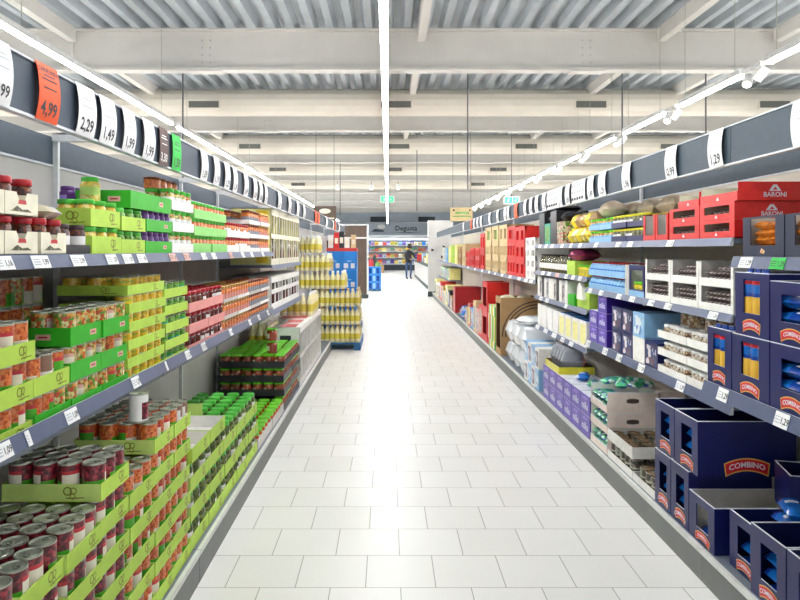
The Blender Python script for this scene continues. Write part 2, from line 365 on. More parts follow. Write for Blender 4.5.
# ------------------------------------------------------------------ trays and cartons (front faces local -y)
def tray(L, W, h, col, inner=None, art=None, t=.0025, notch=None, side=None):
    inner = inner or col; side = side or col; mb = MB()
    x0, x1 = -L / 2 + .0012, L / 2 - .0012
    mb.box(x0, x1, 0, W, 0, t, col, t=inner)
    if notch:
        n = L * .17; pts = [(x0, 0), (x1, 0), (x1, h), (n, h), (n * .5, h * .66), (-n * .5, h * .66), (-n, h), (x0, h)]
        mb.prism(pts, 0, t, col)
    else: mb.box(x0, x1, 0, t, t, h, col, n=inner)
    mb.box(x0, x1, W - t, W, t, h, col, s=inner)
    mb.box(x0, x0 + t, t, W - t, t, h, side, e=inner); mb.box(x1 - t, x1, t, W - t, t, h, side, w=inner)
    def art_on(put):
        if art == 'swirl':
            for cx, cz, r in ((-.012, .6, .26), (.006, .62, .2), (0.004, .3, .17)):
                put('ring', cx, cz * h, r * h)
            put('bar', 0.012, .22 * h, .028)
        if art == 'tag':
            put('rect', 0, .5 * h, (.05, .3 * h, 'can_pink')); put('rect', 0, .5 * h, (.03, .08 * h, 'red_deep'))
    def flat(mk):
        def put(k, a, z, r):
            if k == 'ring':
                q = 10
                for i in range(q):
                    t0, t1 = 2 * PI * i / q, 2 * PI * (i + 1) / q
                    mk([(a + r * math.cos(t0), z + r * math.sin(t0)), (a + r * math.cos(t1), z + r * math.sin(t1)), (a + .72 * r * math.cos(t1), z + .72 * r * math.sin(t1)), (a + .72 * r * math.cos(t0), z + .72 * r * math.sin(t0))], 'brown_ink')
            elif k == 'bar': mk([(a - r, z - .003), (a + r, z - .001), (a + r, z + .002), (a - r, z + .001)], 'brown_ink')
            else:
                w, hh, m = r; mk([(a - w / 2, z - hh / 2), (a + w / 2, z - hh / 2), (a + w / 2, z + hh / 2), (a - w / 2, z + hh / 2)], m)
        return put
    e = [.0003]
    def mkf(p, m): e[0] = .0003 + (e[0] * 7 % .0004); mb.poly([(x + L * .22, -e[0], z) for x, z in p], m)
    def mkl(p, m): e[0] = .0003 + (e[0] * 7 % .0004); mb.poly([(x0 - e[0], W * .3 - x, z) for x, z in p], m)
    def mkr(p, m): e[0] = .0003 + (e[0] * 7 % .0004); mb.poly([(x1 + e[0], W * .3 + x, z) for x, z in p], m)
    if art in ('swirl', 'tag'):
        for m in (mkf, mkl, mkr): art_on(flat(m))
    if art == 'mountain':
        for m in (mkf,):
            put = flat(m)
            m([(-.06 - L * .22, .18 * h), (.05 - L * .22, .18 * h), (.03 - L * .22, .3 * h), (0 - L * .22, .27 * h), (-.025 - L * .22, .42 * h)], 'olive_jar')
            m([(-.022 - L * .22, .5 * h), (.022 - L * .22, .5 * h), (.018 - L * .22, .68 * h), (-.018 - L * .22, .68 * h)], 'can_red')
    return mb
def wbox(L, W, H, col, win=None, inner=None, edge=None, top=False, t=.004, back=True, front_h=None, left=None):
    """carton with a window (x0,x1,z0,z1) cut in its front; open on top unless top"""
    mb = MB(); inner = inner or col; x0, x1 = -L / 2 + .0015, L / 2 - .0015; fh = front_h or H
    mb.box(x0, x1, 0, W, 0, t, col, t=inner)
    if win:
        a, b, c, d = win
        mb.box(x0, a, 0, t, t, fh, col, n=inner); mb.box(b, x1, 0, t, t, fh, col, n=inner)
        mb.box(a, b, 0, t, t, c, col, n=inner, t=edge or col)
        if d < fh - .003: mb.box(a, b, 0, t, d, fh, col, n=inner)
    else: mb.box(x0, x1, 0, t, t, fh, col, n=inner)
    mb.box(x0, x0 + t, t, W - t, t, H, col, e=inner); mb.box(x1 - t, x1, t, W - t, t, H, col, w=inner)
    if back: mb.box(x0, x1, W - t, W, t, H, col, s=inner)
    if top: mb.box(x0, x1, 0, W, H, H + .003, col)
    elif edge:
        g = .003
        if not win or win[3] < fh - .003: mb.box(x0, x1, -.0005, t + .001, fh, fh + g, edge)
        mb.box(x0, x0 + t + .001, t, W, H, H + g, edge); mb.box(x1 - t - .001, x1, t, W, H, H + g, edge); mb.box(x0, x1, W - t - .001, W, H, H + g, edge)
    return mb
def ribbon(mb, cx, cz, w, h, y, text='COMBINO', arc=.55, size=None):
    n = 10
    def band(W, Hh, yy, m):
        for i in range(n):
            a, b = -W / 2 + W * i / n, -W / 2 + W * (i + 1) / n
            za, zb = -arc * a * a / w * .9, -arc * b * b / w * .9
            f = lambda x: .86 + .14 * abs(2 * x / W)
            mb.poly([(cx + a * .93, yy, cz - Hh / 2 + za), (cx + b * .93, yy, cz - Hh / 2 + zb), (cx + b, yy, cz + Hh / 2 + zb), (cx + a, yy, cz + Hh / 2 + za)], m)
    band(w, h, y - .0006, 'logo_gold'); band(w * .95, h * .8, y - .0012, 'logo_red')
    if text: mb.text(text, size or h * .56, cx, cz - .001, y - .0018, 'edge_white', sx=1.0, arc=arc / w * .9)
    return mb

# ------------------------------------------------------------------ filling shelves
LEV = ['bottom', 'second', 'third', 'fourth', 'fifth', 'sixth', 'seventh']
ROW = ['aisle row', 'second row', 'third row', 'fourth row', 'fifth row', 'sixth row']
TRAYS = {}
def stack(side, front, D0, D1, W, z0, n, key, nx, ny, item, tname, sname, th, col, pitch=None, inner=None, art=None, notch=None, top_rows=None, rows=1, inset=.012, side_col=None, alt=None, levels=None, only_top=False, skip_tray=False, tray_name='cardboard_tray', special=None, spin=None, lift=0.):
    """trays of goods piled up along the aisle edge of a shelf; D0..D1 along the aisle"""
    L = D1 - D0; h = max(v.co.z for v in KINDS[key][2][-1][1].vertices)
    rr = max(v.co.y for pt in KINDS[key][2] for v in pt[1].vertices) + .0003; ix = L - .009; iy = W - .0065
    while nx > 1 and (ix - 2 * rr) / (nx - 1) < 2 * rr: nx -= 1
    while ny > 1 and (iy - 2 * rr) / (ny - 1) < 2 * rr: ny -= 1
    pitch = pitch or h + .0045
    ck = (round(L, 4), W, th, col, inner, art, notch, side_col)
    if ck not in TRAYS: TRAYS[ck] = tray(L, W, th, col, inner, art, notch=notch, side=side_col).mesh(tray_name)
    rot = wr(side); dc = (D0 + D1) / 2
    for k in range(n):
        if levels and k not in levels: continue
        z = z0 + k * pitch; ins = inset + random.uniform(0, .009)
        lev = LEV[k] if k < n - 1 else ('top' if n > 1 else 'only')
        if n == 1: lev = 'single'
        o = ob(tray_name, TRAYS[ck], None, (wx(side, ins, front), dc, z), rot)
        tag(o, f'{tname}, {lev} level, {sname}', 'tray', f'trays in {sname}')
        top = k == n - 1
        for j in range(ny):
            if j >= ((top_rows if top_rows is not None else ny) if top else rows): break
            for i in range(nx):
                kk = key
                if alt and random.random() < alt[1]: kk = alt[0]
                if special and (k, i, j) in special: kk = special[(k, i, j)]
                X = wx(side, ins + .0032 + rr + (iy - 2 * rr) * j / max(1, ny - 1), front); Y = D0 + .0045 + rr + (ix - 2 * rr) * i / max(1, nx - 1)
                put(kk, X, Y, z + .0028, (-PI / 4 + (0 if side == 'L' else PI) + random.uniform(-2.4, 2.4)) if spin is None else rot + random.uniform(-spin, spin),
                    f'{item}, {ORD[i]} along {ROW[j]}, {lev} tray, {sname}', f'goods in {sname}')
    return z0 + n * pitch
def row(side, front, D0, D1, z, key, n, label, group, inset=.04, spin=.2, levels=1, pitch=.1, rows=1, rowgap=.08, rot=None):
    """single goods standing side by side; label holds {} for which one"""
    for k in range(levels):
        for j in range(rows):
            for i in range(n):
                Y = D0 + (D1 - D0) * (i + .5) / n
                w = ORD[i] + ((' in ' + ROW[j]) if rows > 1 else '') + ((' on ' + LEV[k] + ' level') if levels > 1 else '')
                put(key, wx(side, inset + j * rowgap, front), Y, z + k * pitch, (wr(side) if rot is None else rot) + random.uniform(-spin, spin), label.format(w), group)
def carton(side, front, Dc, inset, z, mb, name, label, cat, group=None, rot=0.):
    return tag(ob(name, mb, None, (wx(side, inset, front), Dc, z), wr(side) + rot), label, cat, group)
# ------------------------------------------------------------------ the hall
struct('floor', MB().box(-16, 18, -5, 52, -.1, 0, 'floor_tiles'))
DECK = 4.83
def deck_mesh():
    mb = MB(); p = .29; x = -16.0; pts = []
    while x < 18:
        pts += [(x, DECK), (x + .10, DECK), (x + .145, DECK + .12), (x + .245, DECK + .12)]; x += p
    for a, b in zip(pts, pts[1:]):
        mb.poly([(a[0], -5, a[1]), (a[0], 50.6, a[1]), (b[0], 50.6, b[1]), (b[0], -5, b[1])], 'deck')
    mb.box(-16, 18, -5, 50.6, DECK + .14, DECK + .3, 'deck')
    return mb
struct('ceiling', deck_mesh())
for i, D in enumerate([-.2, 4.9, 10.05, 15.2, 20.7, 26.1, 31.6, 37, 42.4, 47.8]):
    mb = MB()
    mb.box(-16, 18, D + .09, D + .11, 4.22, DECK - .02, 'beam'); mb.box(-16, 18, D - .0, D + .2, 4.2, 4.24, 'beam'); mb.box(-16, 18, D, D + .2, DECK - .03, DECK - .001, 'beam')
    for x in (-10, -2.75, 3.0, 9.4):
        mb.box(x - .26, x + .26, D - .003, D + .2, 4.185, 4.2, 'beam')
        for kx in range(7): mb.tube((x - .2 + kx * .066, D + .03, 4.236), (x - .2 + kx * .066, D + .03, 4.256), .012, 'deck', 6)
        for kz in range(4):
            for s in (-.06, .06): mb.tube((x + s, D + .092, 4.34 + kz * .11), (x + s, D + .07, 4.34 + kz * .11), .012, 'deck', 6)
    struct('roof_beam', mb)
for k, x in enumerate([-9.5, -4.75, .5, 4.1, 5.85, 10.5]):          # purlins along the aisle, each hung from the deck between two beams
    for D0, D1 in ((5.2, 9.95), (10.35, 15.1), (15.5, 20.6), (20.95, 26), (26.35, 31.5), (31.85, 36.9), (37.2, 42.3)):
        o = struct('roof_purlin', MB().box(x - .06, x + .06, D0, D1 + .12, DECK - .2, DECK - .001, 'beam').tube((x, D1 + .14, 4.24), (x, D1 + .14, DECK - .1), .01, 'beam', 6))
for D, grills in ((13.75, (-3.7, .16, 4.08, 7.77)), (19.2, (-3.9, 0.3, 3.9, 8.0)), (24.6, (-4.0, 0.2, 4.0)), (30.1, (-4, 4))):   # flat-oval ducts in front of the beams
    r = .24; mb = MB(); n = 14; prof = []
    for k in range(n): a = 2 * PI * k / n; prof.append((D + .30 * math.cos(a), 4.52 + .27 * math.sin(a)))
    for k in range(n):
        a, b = prof[k], prof[(k + 1) % n]
        mb.poly([(-16, a[0], a[1]), (18, a[0], a[1]), (18, b[0], b[1]), (-16, b[0], b[1])], 'duct', True)
    for x in range(-15, 18, 3): mb.lathe([(.302, 0), (.302, .03)], 'duct', 14, bottom=False, top=False) if False else None
    duct = struct('air_duct', mb)
    for g in grills: ob('duct_grille', MB().box(g - .3, g + .3, D - .305, D - .26, 4.36, 4.49, 'grille').box(g - .32, g + .32, D - .30, D - .25, 4.34, 4.51, 'duct'), duct)
w = MB().box(-16, 18, 50.4, 50.6, 0, 5, 'wall_blue')
wall = struct('wall_back', w)
struct('wall_left', MB().box(-16.2, -16, -5, 50.6, 0, 5, 'back_grey')); struct('wall_right', MB().box(18, 18.2, -5, 50.6, 0, 5, 'back_grey'))
struct('trim_1', MB().box(-3.3, 4.9, 50.2, 50.4, 3.47, 3.58, 'metal_white'))
for x in (-.7, 2.9): 
    o = ob('wall_grille', MB().box(x - .63, x + .63, 50.33, 50.4, 3.62, 4.0, 'vent_dark'), wall)

# ------------------------------------------------------------------ shelving
def bay(side, D0, D1, shelves, base=.6, front=None, top=True, word='', hz=None, back=1.5, label=None, post_end=True, header_front=1.0, kick_front=.85):
    """one bay of shelving between D0 and D1 along the aisle. shelves: (deck z, front, rail z0, rail z1)"""
    sg = -1 if side == 'L' else 1
    A = D0 + .002; B = D1 - .002
    root = empty('shelving_unit', (sg * back, (A + B) / 2, 0)); tag(root, label, 'shelving', 'shelving units along the aisle')
    def part(name, mb, parent=root):
        o = ob(name, mb, parent)
        if parent is root: o.location = (-root.location.x, -root.location.y, 0)
        return o
    def bx(mb, a, b, y0, y1, z0, z1, m, **k):
        xs = sorted((sg * a, sg * b)); return mb.box(xs[0], xs[1], y0, y1, z0, z1, m, **k)
    bm = 'back_grey' if side == 'L' else 'back_beige'; dark = 'slate' if side == 'L' else 'slate_right'
    z0, z1 = hz
    part('back_panel', bx(MB(), back, back + .03, A, B, .0, z0, bm))
    up = MB(); bx(up, back - .022, back, D1 - .022, D1 - .002, .12, z1 - .02, 'metal_white'); part('upright', up)
    if base:
        k = MB(); bx(k, kick_front, kick_front + .02, A, B, 0, .135, 'kick'); part('kick_plate', k)
        k = MB(); bx(k, kick_front, back - .024, A, B, .135, .149, 'shelf_grey'); bx(k, kick_front - .006, kick_front + .012, A, B, .125, .1495, 'kick_top'); part('base_shelf', k)
    for (z, fr, r0, r1) in shelves:
        s = MB(); bx(s, fr + .014, back - .024, A, B, z - .022, z - .001, 'shelf_grey'); sh = part('shelf', s)
        r = MB()
        # slanted ticket rail
        y = (A, B); ti = .012
        p = [(fr - .004, r0), (fr + .012, r1 + .001)]
        a0, a1 = sg * (fr - .006), sg * (fr + .010); b0, b1 = sg * (fr + .002), sg * (fr + .0135)
        V = [(a0, A, r0), (a1, A, r1), (b1, A, r1), (b1, A, r0), (a0, B, r0), (a1, B, r1), (b1, B, r1), (b1, B, r0)]
        i = len(r.v); r.v += V
        for q, m in (((0, 1, 5, 4), 'rail_blue'), ((1, 2, 6, 5), 'rail_edge'), ((2, 3, 7, 6), 'rail_blue'), ((3, 0, 4, 7), 'rail_edge'), ((0, 3, 2, 1), 'rail_edge'), ((4, 5, 6, 7), 'rail_edge')):
            r.f.append(tuple(i + c for c in (q if side == 'R' else q[::-1]))); r.m.append(m); r.s.append(False)
        ob('ticket_rail', r, sh)
    if top:
        hf = header_front
        h = MB(); bx(h, hf, hf + .016, A, B, z0 + .008, z1 - .006, dark); hp = part('header_panel', h)
        e = MB(); bx(e, hf - .005, hf + .02, A, B, z0, z0 + .008, 'rail_edge'); bx(e, hf - .005, hf + .02, A, B, z1 - .006, z1, 'rail_edge'); ob('edge_strip', e, hp)
        d = MB(); bx(d, back + .0, back + .02, A, B, z0 + .01, z1 - .03, dark); bx(d, back - .004, back + .022, A, B, z0, z0 + .01, 'rail_edge'); part('upper_back_panel', d)
        br = MB(); bx(br, hf + .016, back + .0, D1 - .03, D1 - .012, z1 - .05, z1 - .02, 'metal_white'); part('bracket', br)
    return root
ZL = (1.87, 2.035); ZR = (1.885, 2.065)
T = [(1.485, 1.0, 1.447, 1.487), (.952, 1.0, .955, 1.0)]
for nm, a, b, sh in (('nearest left shelving unit, holding kidney bean cans and bright green trays', .75, 3.02, T), ('second left shelving unit, with gherkins below and pink trays above', 3.02, 4.83, T), ('third left shelving unit, with black trays of sauce jars', 4.83, 5.86, T),
                     ('fourth left shelving unit, with tall oil display boxes', 5.86, 7.75, [(1.365, 1.0, 1.33, 1.367), (.965, 1.0, .93, .975)])):
    bay('L', a, b, sh, hz=ZL, label=nm)
for nm, a, b in (('fifth left shelving unit, just before the stacked oil bottles', 7.75, 9.95), ('sixth left shelving unit, behind oil pallet and blue boxes', 9.95, 12.9), ('farthest left shelving unit, under red and white header signs', 12.9, 15.6)):
    bay('L', a, b, [] if 9 < a < 12 else ([] if a < 9 else [(1.365, 1.18, 1.33, 1.367)]), hz=ZL, label=nm, base=0 if a > 8 else .6)
R = dict(hz=ZR, back=2.0, header_front=1.55, kick_front=1.42)
bay('R', 1.0, 3.03, [(1.47, 1.55, 1.422, 1.472), (.905, 1.42, .858, .915)], label='nearest right shelving unit, holding boxed pasta', **R)
bay('R', 3.03, 5.27, [(1.553, 1.55, 1.518, 1.557), (1.2, 1.55, 1.17, 1.208), (.795, 1.55, .752, .803)], label='second right shelving unit, with red biscuit boxes on top', **R)
bay('R', 5.27, 7.1, [(1.553, 1.55, 1.518, 1.557), (1.285, 1.55, 1.25, 1.29), (1.025, 1.55, .99, 1.03), (.72, 1.55, .685, .725)], label='third right shelving unit, with black bags on its top shelf', **R)
for k, (a, b) in enumerate(((7.1, 10.6), (10.6, 14.2), (14.2, 17.8), (17.8, 21.3))):
    bay('R', a, b, [(1.175, 1.55, 1.14, 1.18)] + ([(.7, 1.62, .66, .705)] if k == 3 else []), label=['fourth right shelving unit, with red and straw boxes', 'fifth right shelving unit, with tall red cartons', 'sixth right shelving unit, above the red floor boxes', 'farthest right shelving unit, next to the pale end wall'][k], **R)

# ------------------------------------------------------------------ price signs on the headers, price tags on the rails
def sign_mesh(w, h, text, col, ink='ink', bulge=.012, lines=True, top_text=None):
    mb = MB(); n = 8
    def Y(z): return -bulge * (1 - (2 * z / h - 1) ** 2) - .002
    for i in range(n):
        a, b = h * i / n, h * (i + 1) / n
        mb.poly([(-w / 2, Y(a), a), (w / 2, Y(a), a), (w / 2, Y(b), b), (-w / 2, Y(b), b)], col)
        mb.poly([(w / 2, Y(a) + .0015, a), (-w / 2, Y(a) + .0015, a), (-w / 2, Y(b) + .0015, b), (w / 2, Y(b) + .0015, b)], col)
    i0 = len(mb.v)
    if text: mb.text(text, min(h * .34, w * .46), 0, h * .21, 0, ink, sx=.95)
    if top_text: mb.text(top_text, min(h * .13, w * .15), 0, h * .88, 0, 'ink', sx=.95)
    if lines:
        for z, ww in ((.78, .5), (.71, .7), (.56, .6)):
            mb.poly([(-w * ww / 2, 0, h * z), (w * ww / 2, 0, h * z), (w * ww / 2, 0, h * z + .004), (-w * ww / 2, 0, h * z + .004)], 'paper_line' if col == 'paper' else ink)
    for q in range(i0, len(mb.v)):
        x, y, z = mb.v[q]; mb.v[q] = (x, Y(max(0, min(h, z))) - .0008, z)
    return mb
def header_sign(side, u0, u1, text, col, label, ink='ink', wide=False, top_text=None, bulge=.012):
    front = 1.0 if side == 'L' else 1.55
    a, b = sorted((dist(front, u0), dist(front, u1))); z0 = (ZL if side == 'L' else ZR)[0]
    w = b - a; h = (.165 if side == 'L' else .178)
    mb = sign_mesh(w, h, text, col, ink, top_text=top_text, bulge=bulge)
    if wide:
        mb = sign_mesh(w, h, None, col, ink, lines=False, bulge=.006)
        for r in range(3):
            for c in range(5): mb.poly([(-w * .44 + c * w * .18, -.0105, h * (.12 + r * .3)), (-w * .44 + c * w * .18 + w * .12, -.0105, h * (.12 + r * .3)), (-w * .44 + c * w * .18 + w * .12, -.0105, h * (.24 + r * .3)), (-w * .44 + c * w * .18, -.0105, h * (.24 + r * .3))], 'paper_line' if r else 'ink')
    o = ob('price_sign', mb, None, (wx(side, -.006, front), (a + b) / 2, z0 + .002), wr(side))
    tag(o, label, 'price sign', f"price signs on the {'left' if side == 'L' else 'right'} header")
header_sign('L', -16, 6, '0,99', 'paper', 'white price sign cut by left photo edge, reading 0,99')
header_sign('L', 32.5, 54, '4,99', 'sign_orange', 'orange price sign reading 4,99 on the left header', top_text='CARNE RASFA')
for k, (a, b, t) in enumerate([(73, 91, '2,29'), (96.5, 111.5, '1,49'), (119.5, 131.5, '1,99'), (140, 151, '1,99')]):
    header_sign('L', a, b, t, 'paper', f'white price sign reading {t}, {ORD[k]} white one after the orange sign')
header_sign('L', 157, 165.5, '3,30', 'sign_brown', 'dark brown price sign beside the green left header sign', 'paper', bulge=.006)
header_sign('L', 170, 178.5, '1,59', 'sign_green', 'bright green price sign on the left header', bulge=.006)
for k, (a, b) in enumerate([(198.5, 205), (211.5, 217), (222.5, 227.5), (231, 235), (242, 246), (251.5, 255), (257.5, 260.5), (263, 265.5), (276.5, 279.5), (287, 289.5), (295.5, 297.8), (302, 304)]):
    header_sign('L', a, b, '1,%d9' % (k % 9), 'paper', f'white price sign on left header, {ORD[k]} one beyond the green sign')
for k, (a, b, c) in enumerate([(314, 316, 'sign_orange'), (317, 318.7, 'sign_orange'), (325, 326.5, 'paper'), (332, 333, 'paper'), (334, 335, 'sign_orange'), (338, 339, 'paper')]):
    header_sign('L', a, b, None, c, f"{'orange' if c == 'sign_orange' else 'white'} sign at the far end of left header, {ORD[k]} from near")
for k, (a, b, t) in enumerate([(795.5, 830, '1,29'), (711.5, 725.5, '1,29'), (668, 679, '0,99'), (624.5, 632.5, '1,96'), (600.5, 607.5, '1,29'), (589.5, 595.5, '1,49')]):
    header_sign('R', a, b, t, 'paper', f'white price sign reading {t}, {ORD[k]} from near on the right header')
header_sign('R', 573, 586.5, None, 'paper', 'wide white price board on right header, nearer one', wide=True)
header_sign('R', 548, 560, None, 'paper', 'wide white price board on right header, farther one', wide=True)
for k, (a, b) in enumerate([(567, 571.3), (560.8, 563.7), (543.6, 547), (536.4, 539.4), (530.8, 533.4), (525, 527.5), (508, 510.4), (505, 507), (497.6, 499.6), (489.6, 491.4), (481, 482.6), (477.4, 479), (474, 475.5), (463.5, 464.8)]):
    header_sign('R', a, b, '1,%d9' % (k % 9), 'paper', f'small white price sign on right header, {ORD[k]} beyond the nearer wide board')
header_sign('R', 515.5, 518.6, None, 'sign_orange', 'orange sign on the right header, the larger of two')
header_sign('R', 471.2, 472.6, None, 'sign_orange', 'orange sign far along the right header, the smaller one')

TAGM = {}
def price_tag(side, Dc, w, front, z0, z1, label, col='paper', text='1,29'):
    h = (z1 - z0) * .96; key = (round(w, 3), round(h, 4), col, text)
    if key not in TAGM:
        mb = MB().box(-w / 2, w / 2, -.0016, 0, 0, h, col)
        mb.text(text, h * .62, w * .24, h * .46, -.0024, 'ink', sx=.85)
        for q in (.25, .45, .65): mb.poly([(-w * .44, -.0022, h * q), (-w * .05, -.0022, h * q), (-w * .05, -.0022, h * q + .003), (-w * .44, -.0022, h * q + .003)], 'paper_line' if col == 'paper' else 'ink')
        TAGM[key] = mb.mesh('price_tag')
    o = ob('price_tag', TAGM[key], None, (wx(side, -.0068, front), Dc, z0 + .0008), wr(side))
    o.rotation_euler = (-math.atan2(.016, z1 - z0), 0, wr(side))
    tag(o, label, 'price tag', f'price tags on shelf rails')
def tags_at(side, front, z0, z1, us, where, w=.08, cols=None, texts=None):
    for k, u in enumerate(us):
        D = dist(front, u); c = (cols or {}).get(k, 'paper')
        price_tag(side, D, w * (1 if D < 6 else 1.3), front, z0, z1, f"{dict(paper='white', can_pink='pink', sign_green='bright green')[c]} price tag on {where}, {ORD[k]} from near", c, (texts or {}).get(k, '1,%d9' % ((k * 3 + 2) % 9)))
tags_at('L', 1.0, 1.447, 1.487, [3, 41, 78.5, 112, 128, 142, 173, 187, 204, 214, 231, 243, 252, 263], 'left upper shelf rail', .095, {6: 'can_pink', 7: 'can_pink', 10: 'can_pink'}, {0: '1,16', 1: '1,99', 2: '2,99'})
tags_at('L', 1.0, .955, 1.0, [3, 72, 136, 188, 188 + 16, 231, 250, 259, 268], 'left lower shelf rail', .08, None, {0: '1,09', 1: '1,09', 2: '1,39'})
tags_at('L', 1.0, .955, 1.0, [28.5, 166.5, 202.2], 'left lower rail joint', .022, None, {0: '', 1: '', 2: ''})
tags_at('R', 1.55, 1.518, 1.557, [670, 630, 618, 596, 580, 571, 562, 552, 546, 540], 'right top shelf rail', .09)
tags_at('R', 1.55, 1.17, 1.208, [713, 668, 651, 632, 619, 601, 590], 'right second shelf rail', .09)
tags_at('R', 1.55, .752, .803, [680, 641, 619, 605, 588], 'right third shelf rail', .1)
tags_at('R', 1.42, .858, .915, [722.5, 781.5], 'rail under the boxed pasta', .085, None, {0: '1,29', 1: '1,29'})
tags_at('R', 1.55, 1.422, 1.472, [745.5, 777.5], 'rail under the boxed pastries', .1, {1: 'sign_green'}, {0: '1,29', 1: '1,29'})
tags_at('R', 1.55, .685, .725, [571, 562.5, 554, 545.5, 537.5], 'fourth shelf rail, third right unit', .12)
tags_at('R', 1.55, .99, 1.03, [566, 547, 541], 'third shelf rail, third right unit', .1)
tags_at('R', 1.55, 1.25, 1.29, [580, 573, 566, 557, 549, 543], 'second shelf rail, third right unit', .1, {3: 'can_pink'})
tags_at('R', 1.55, 1.14, 1.18, [531, 526, 519, 510, 502, 495, 489, 482, 475, 468], 'rail below the red cartons', .14)
# ------------------------------------------------------------------ left shelving: goods
BZ = .151; BF = .86      # base shelf
# bottom: kidney bean and orange bean cans in lime trays
lime = dict(th=.054, col='lime', inner='lime_pale', art='swirl', side_col='lime_pale')
EDGE = [1.375, 1.6, 1.825, 2.05, 2.275, 2.525, 2.75, 2.975]
NM = ['first kidney stack at photo corner', 'second kidney bean stack', 'third kidney bean stack', 'tallest kidney bean stack', 'first orange bean stack', 'middle orange bean stack', 'last orange bean stack']
for k in range(7):
    keyc = 'kidney' if k < 4 else 'bean'; it = 'kidney bean can' if k < 4 else 'orange bean can'
    n = 5 if k in (0, 1, 2, 4) else 6
    stack('L', BF, EDGE[k] + .001, EDGE[k + 1] - .001, .305, BZ, n, keyc, 3, 4, it, 'lime tray of cans', NM[k], pitch=.1155,
          levels=range(4 if k == 0 else (3 if k == 1 else (2 if k == 2 else 0)), n), alt=None if k < 4 else ('beanpale', .25), special={(5, 1, 0): 'plainbrown', (5, 2, 0): 'plainbrown'} if k == 6 else None, **lime)
ZT = BZ + 6 * .1155
for k, nm in ((4, 'rear stack behind first orange bean stack'), (5, 'rear stack behind middle orange bean stack'), (6, 'rear stack behind last orange bean stack')):
    stack('L', BF, EDGE[k] + .003, EDGE[k + 1] - .003, .29, BZ, 6 if k > 4 else 5, 'bean', 3, 4, 'shaded bean can', 'lime tray', nm, pitch=.1155, inset=.32, rows=1, levels=range(3, 6) if k > 4 else range(3, 5), **lime) if False else None
put('whitebean', -.952, 2.56, ZT + .0005, -.9, 'white can with a bean picture standing on orange bean cans')
put('plainbrown', wx('L', .015 + .075 * .5, BF), 2.975 + .042, BZ + 4 * .1325 + .055, .4, 'white can with brown band beside the green pickle jars') if False else None
# gherkin jars
PK = [2.98, 3.285, 3.59, 3.895, 4.2, 4.505]
PN = ['first gherkin stack', 'second gherkin stack', 'third gherkin stack', 'fourth gherkin stack', 'last gherkin stack']
pk = dict(th=.066, col='lime', inner='lime_pale', art='swirl', side_col='lime_pale', pitch=.1325)
for k in range(5):
    stack('L', BF, PK[k] + .002, PK[k + 1] - .002, .4, BZ, 3, 'pickj', 3, 4, 'gherkin jar', 'lime tray of jars', PN[k], **pk)
for k, nm in ((0, 'nearer white-lined tray on the gherkin jars'), (1, 'farther white-lined tray on the gherkin jars')):
    tag(ob('cardboard_tray', tray(.3, .2, .066, 'lime', inner='card_white', art='swirl'), None, (wx('L', .012, BF), PK[k] + .1525, BZ + 3 * .1325), PI / 2), nm + ', empty', 'tray', 'empty white-lined trays')
    tag(ob('cardboard_sheet', MB().box(-.14, .14, 0, .185, 0, .004, 'card_white'), None, (wx('L', .02, BF), PK[k] + .1525, BZ + 3 * .1325 + .05), PI / 2), 'white card sheet in the ' + nm.split(' on')[0], 'cardboard') if False else None
put('pickj', -1.17, 3.16, BZ + 3 * .1325, 1., 'single gherkin jar standing high behind the empty trays')
put('pickj', -1.19, 3.38, BZ + 3 * .1325, 2., 'lone gherkin jar beside the upright lime card')
tag(ob('cardboard_flap', MB().box(-.055, .055, 0, .004, 0, .12, 'lime_pale'), None, (-1.06, 3.62, BZ + 3 * .1325), .2), 'pale lime card flap standing among the gherkin jars', 'cardboard')
for k in range(5):
    for j in range(2):
        put('pickj', -1.31 - .1 * j, 3.02 + .1 * k, BZ + 3 * .1325 + .003 if False else BZ, k, f'shaded gherkin jar at the back of the base shelf, {ORD[k]} along {["front", "rear"][j]} line', 'shaded gherkin jars') if False else None
rear = dict(pk); 
stack('L', BF, 2.99, 3.40, .17, BZ, 4, 'pickj', 4, 1, 'shaded gherkin jar', 'lime tray', 'dark rear gherkin stack', inset=.435, rows=1, levels=range(2, 4), **pk) if False else None
# low trays with lime lids, then the black trays of sauce
stack('L', BF, 4.52, 5.06, .42, BZ, 1, 'sauceround', 5, 4, 'lime-lidded sauce jar', 'grey tray of jars', 'nearer low grey tray', th=.07, col='card_grey')
stack('L', BF, 5.07, 5.61, .42, BZ, 1, 'sauceround', 5, 4, 'lime-lidded sauce jar', 'grey tray of jars', 'farther low grey tray', th=.07, col='card_grey')
bk = dict(th=.055, col='black_card', pitch=.118, spin=.08)
z = stack('L', BF, 5.65, 6.13, .56, BZ, 4, 'saucej', 5, 6, 'sauce jar', 'black tray of sauce', 'nearer black-tray sauce stack', **bk)
# the near ends of the trays show a full line of jars
for k in range(1, 3):
    for j in range(1, 6):
        put('saucej', wx('L', .015 + .554 * (j + .5) / 6, BF), 5.653 + .474 * .1, BZ + k * .118 + .003, PI / 2, f'sauce jar, {ORD[j]} in from aisle, {LEV[k]} tray, end facing the camera', 'goods in nearer black-tray sauce stack')
stack('L', BF, 6.14, 6.62, .5, BZ, 4, 'saucej', 5, 5, 'sauce jar', 'black tray of sauce', 'farther black-tray sauce stack', **bk)
put('saucej', -1.0, 5.78, z - .009, PI / 2, 'sauce jar standing on top of the nearer sauce stack'); put('saucej', -1.0, 5.78, z - .009 + .106, PI / 2, 'sauce jar doubled on the topmost single sauce jar')
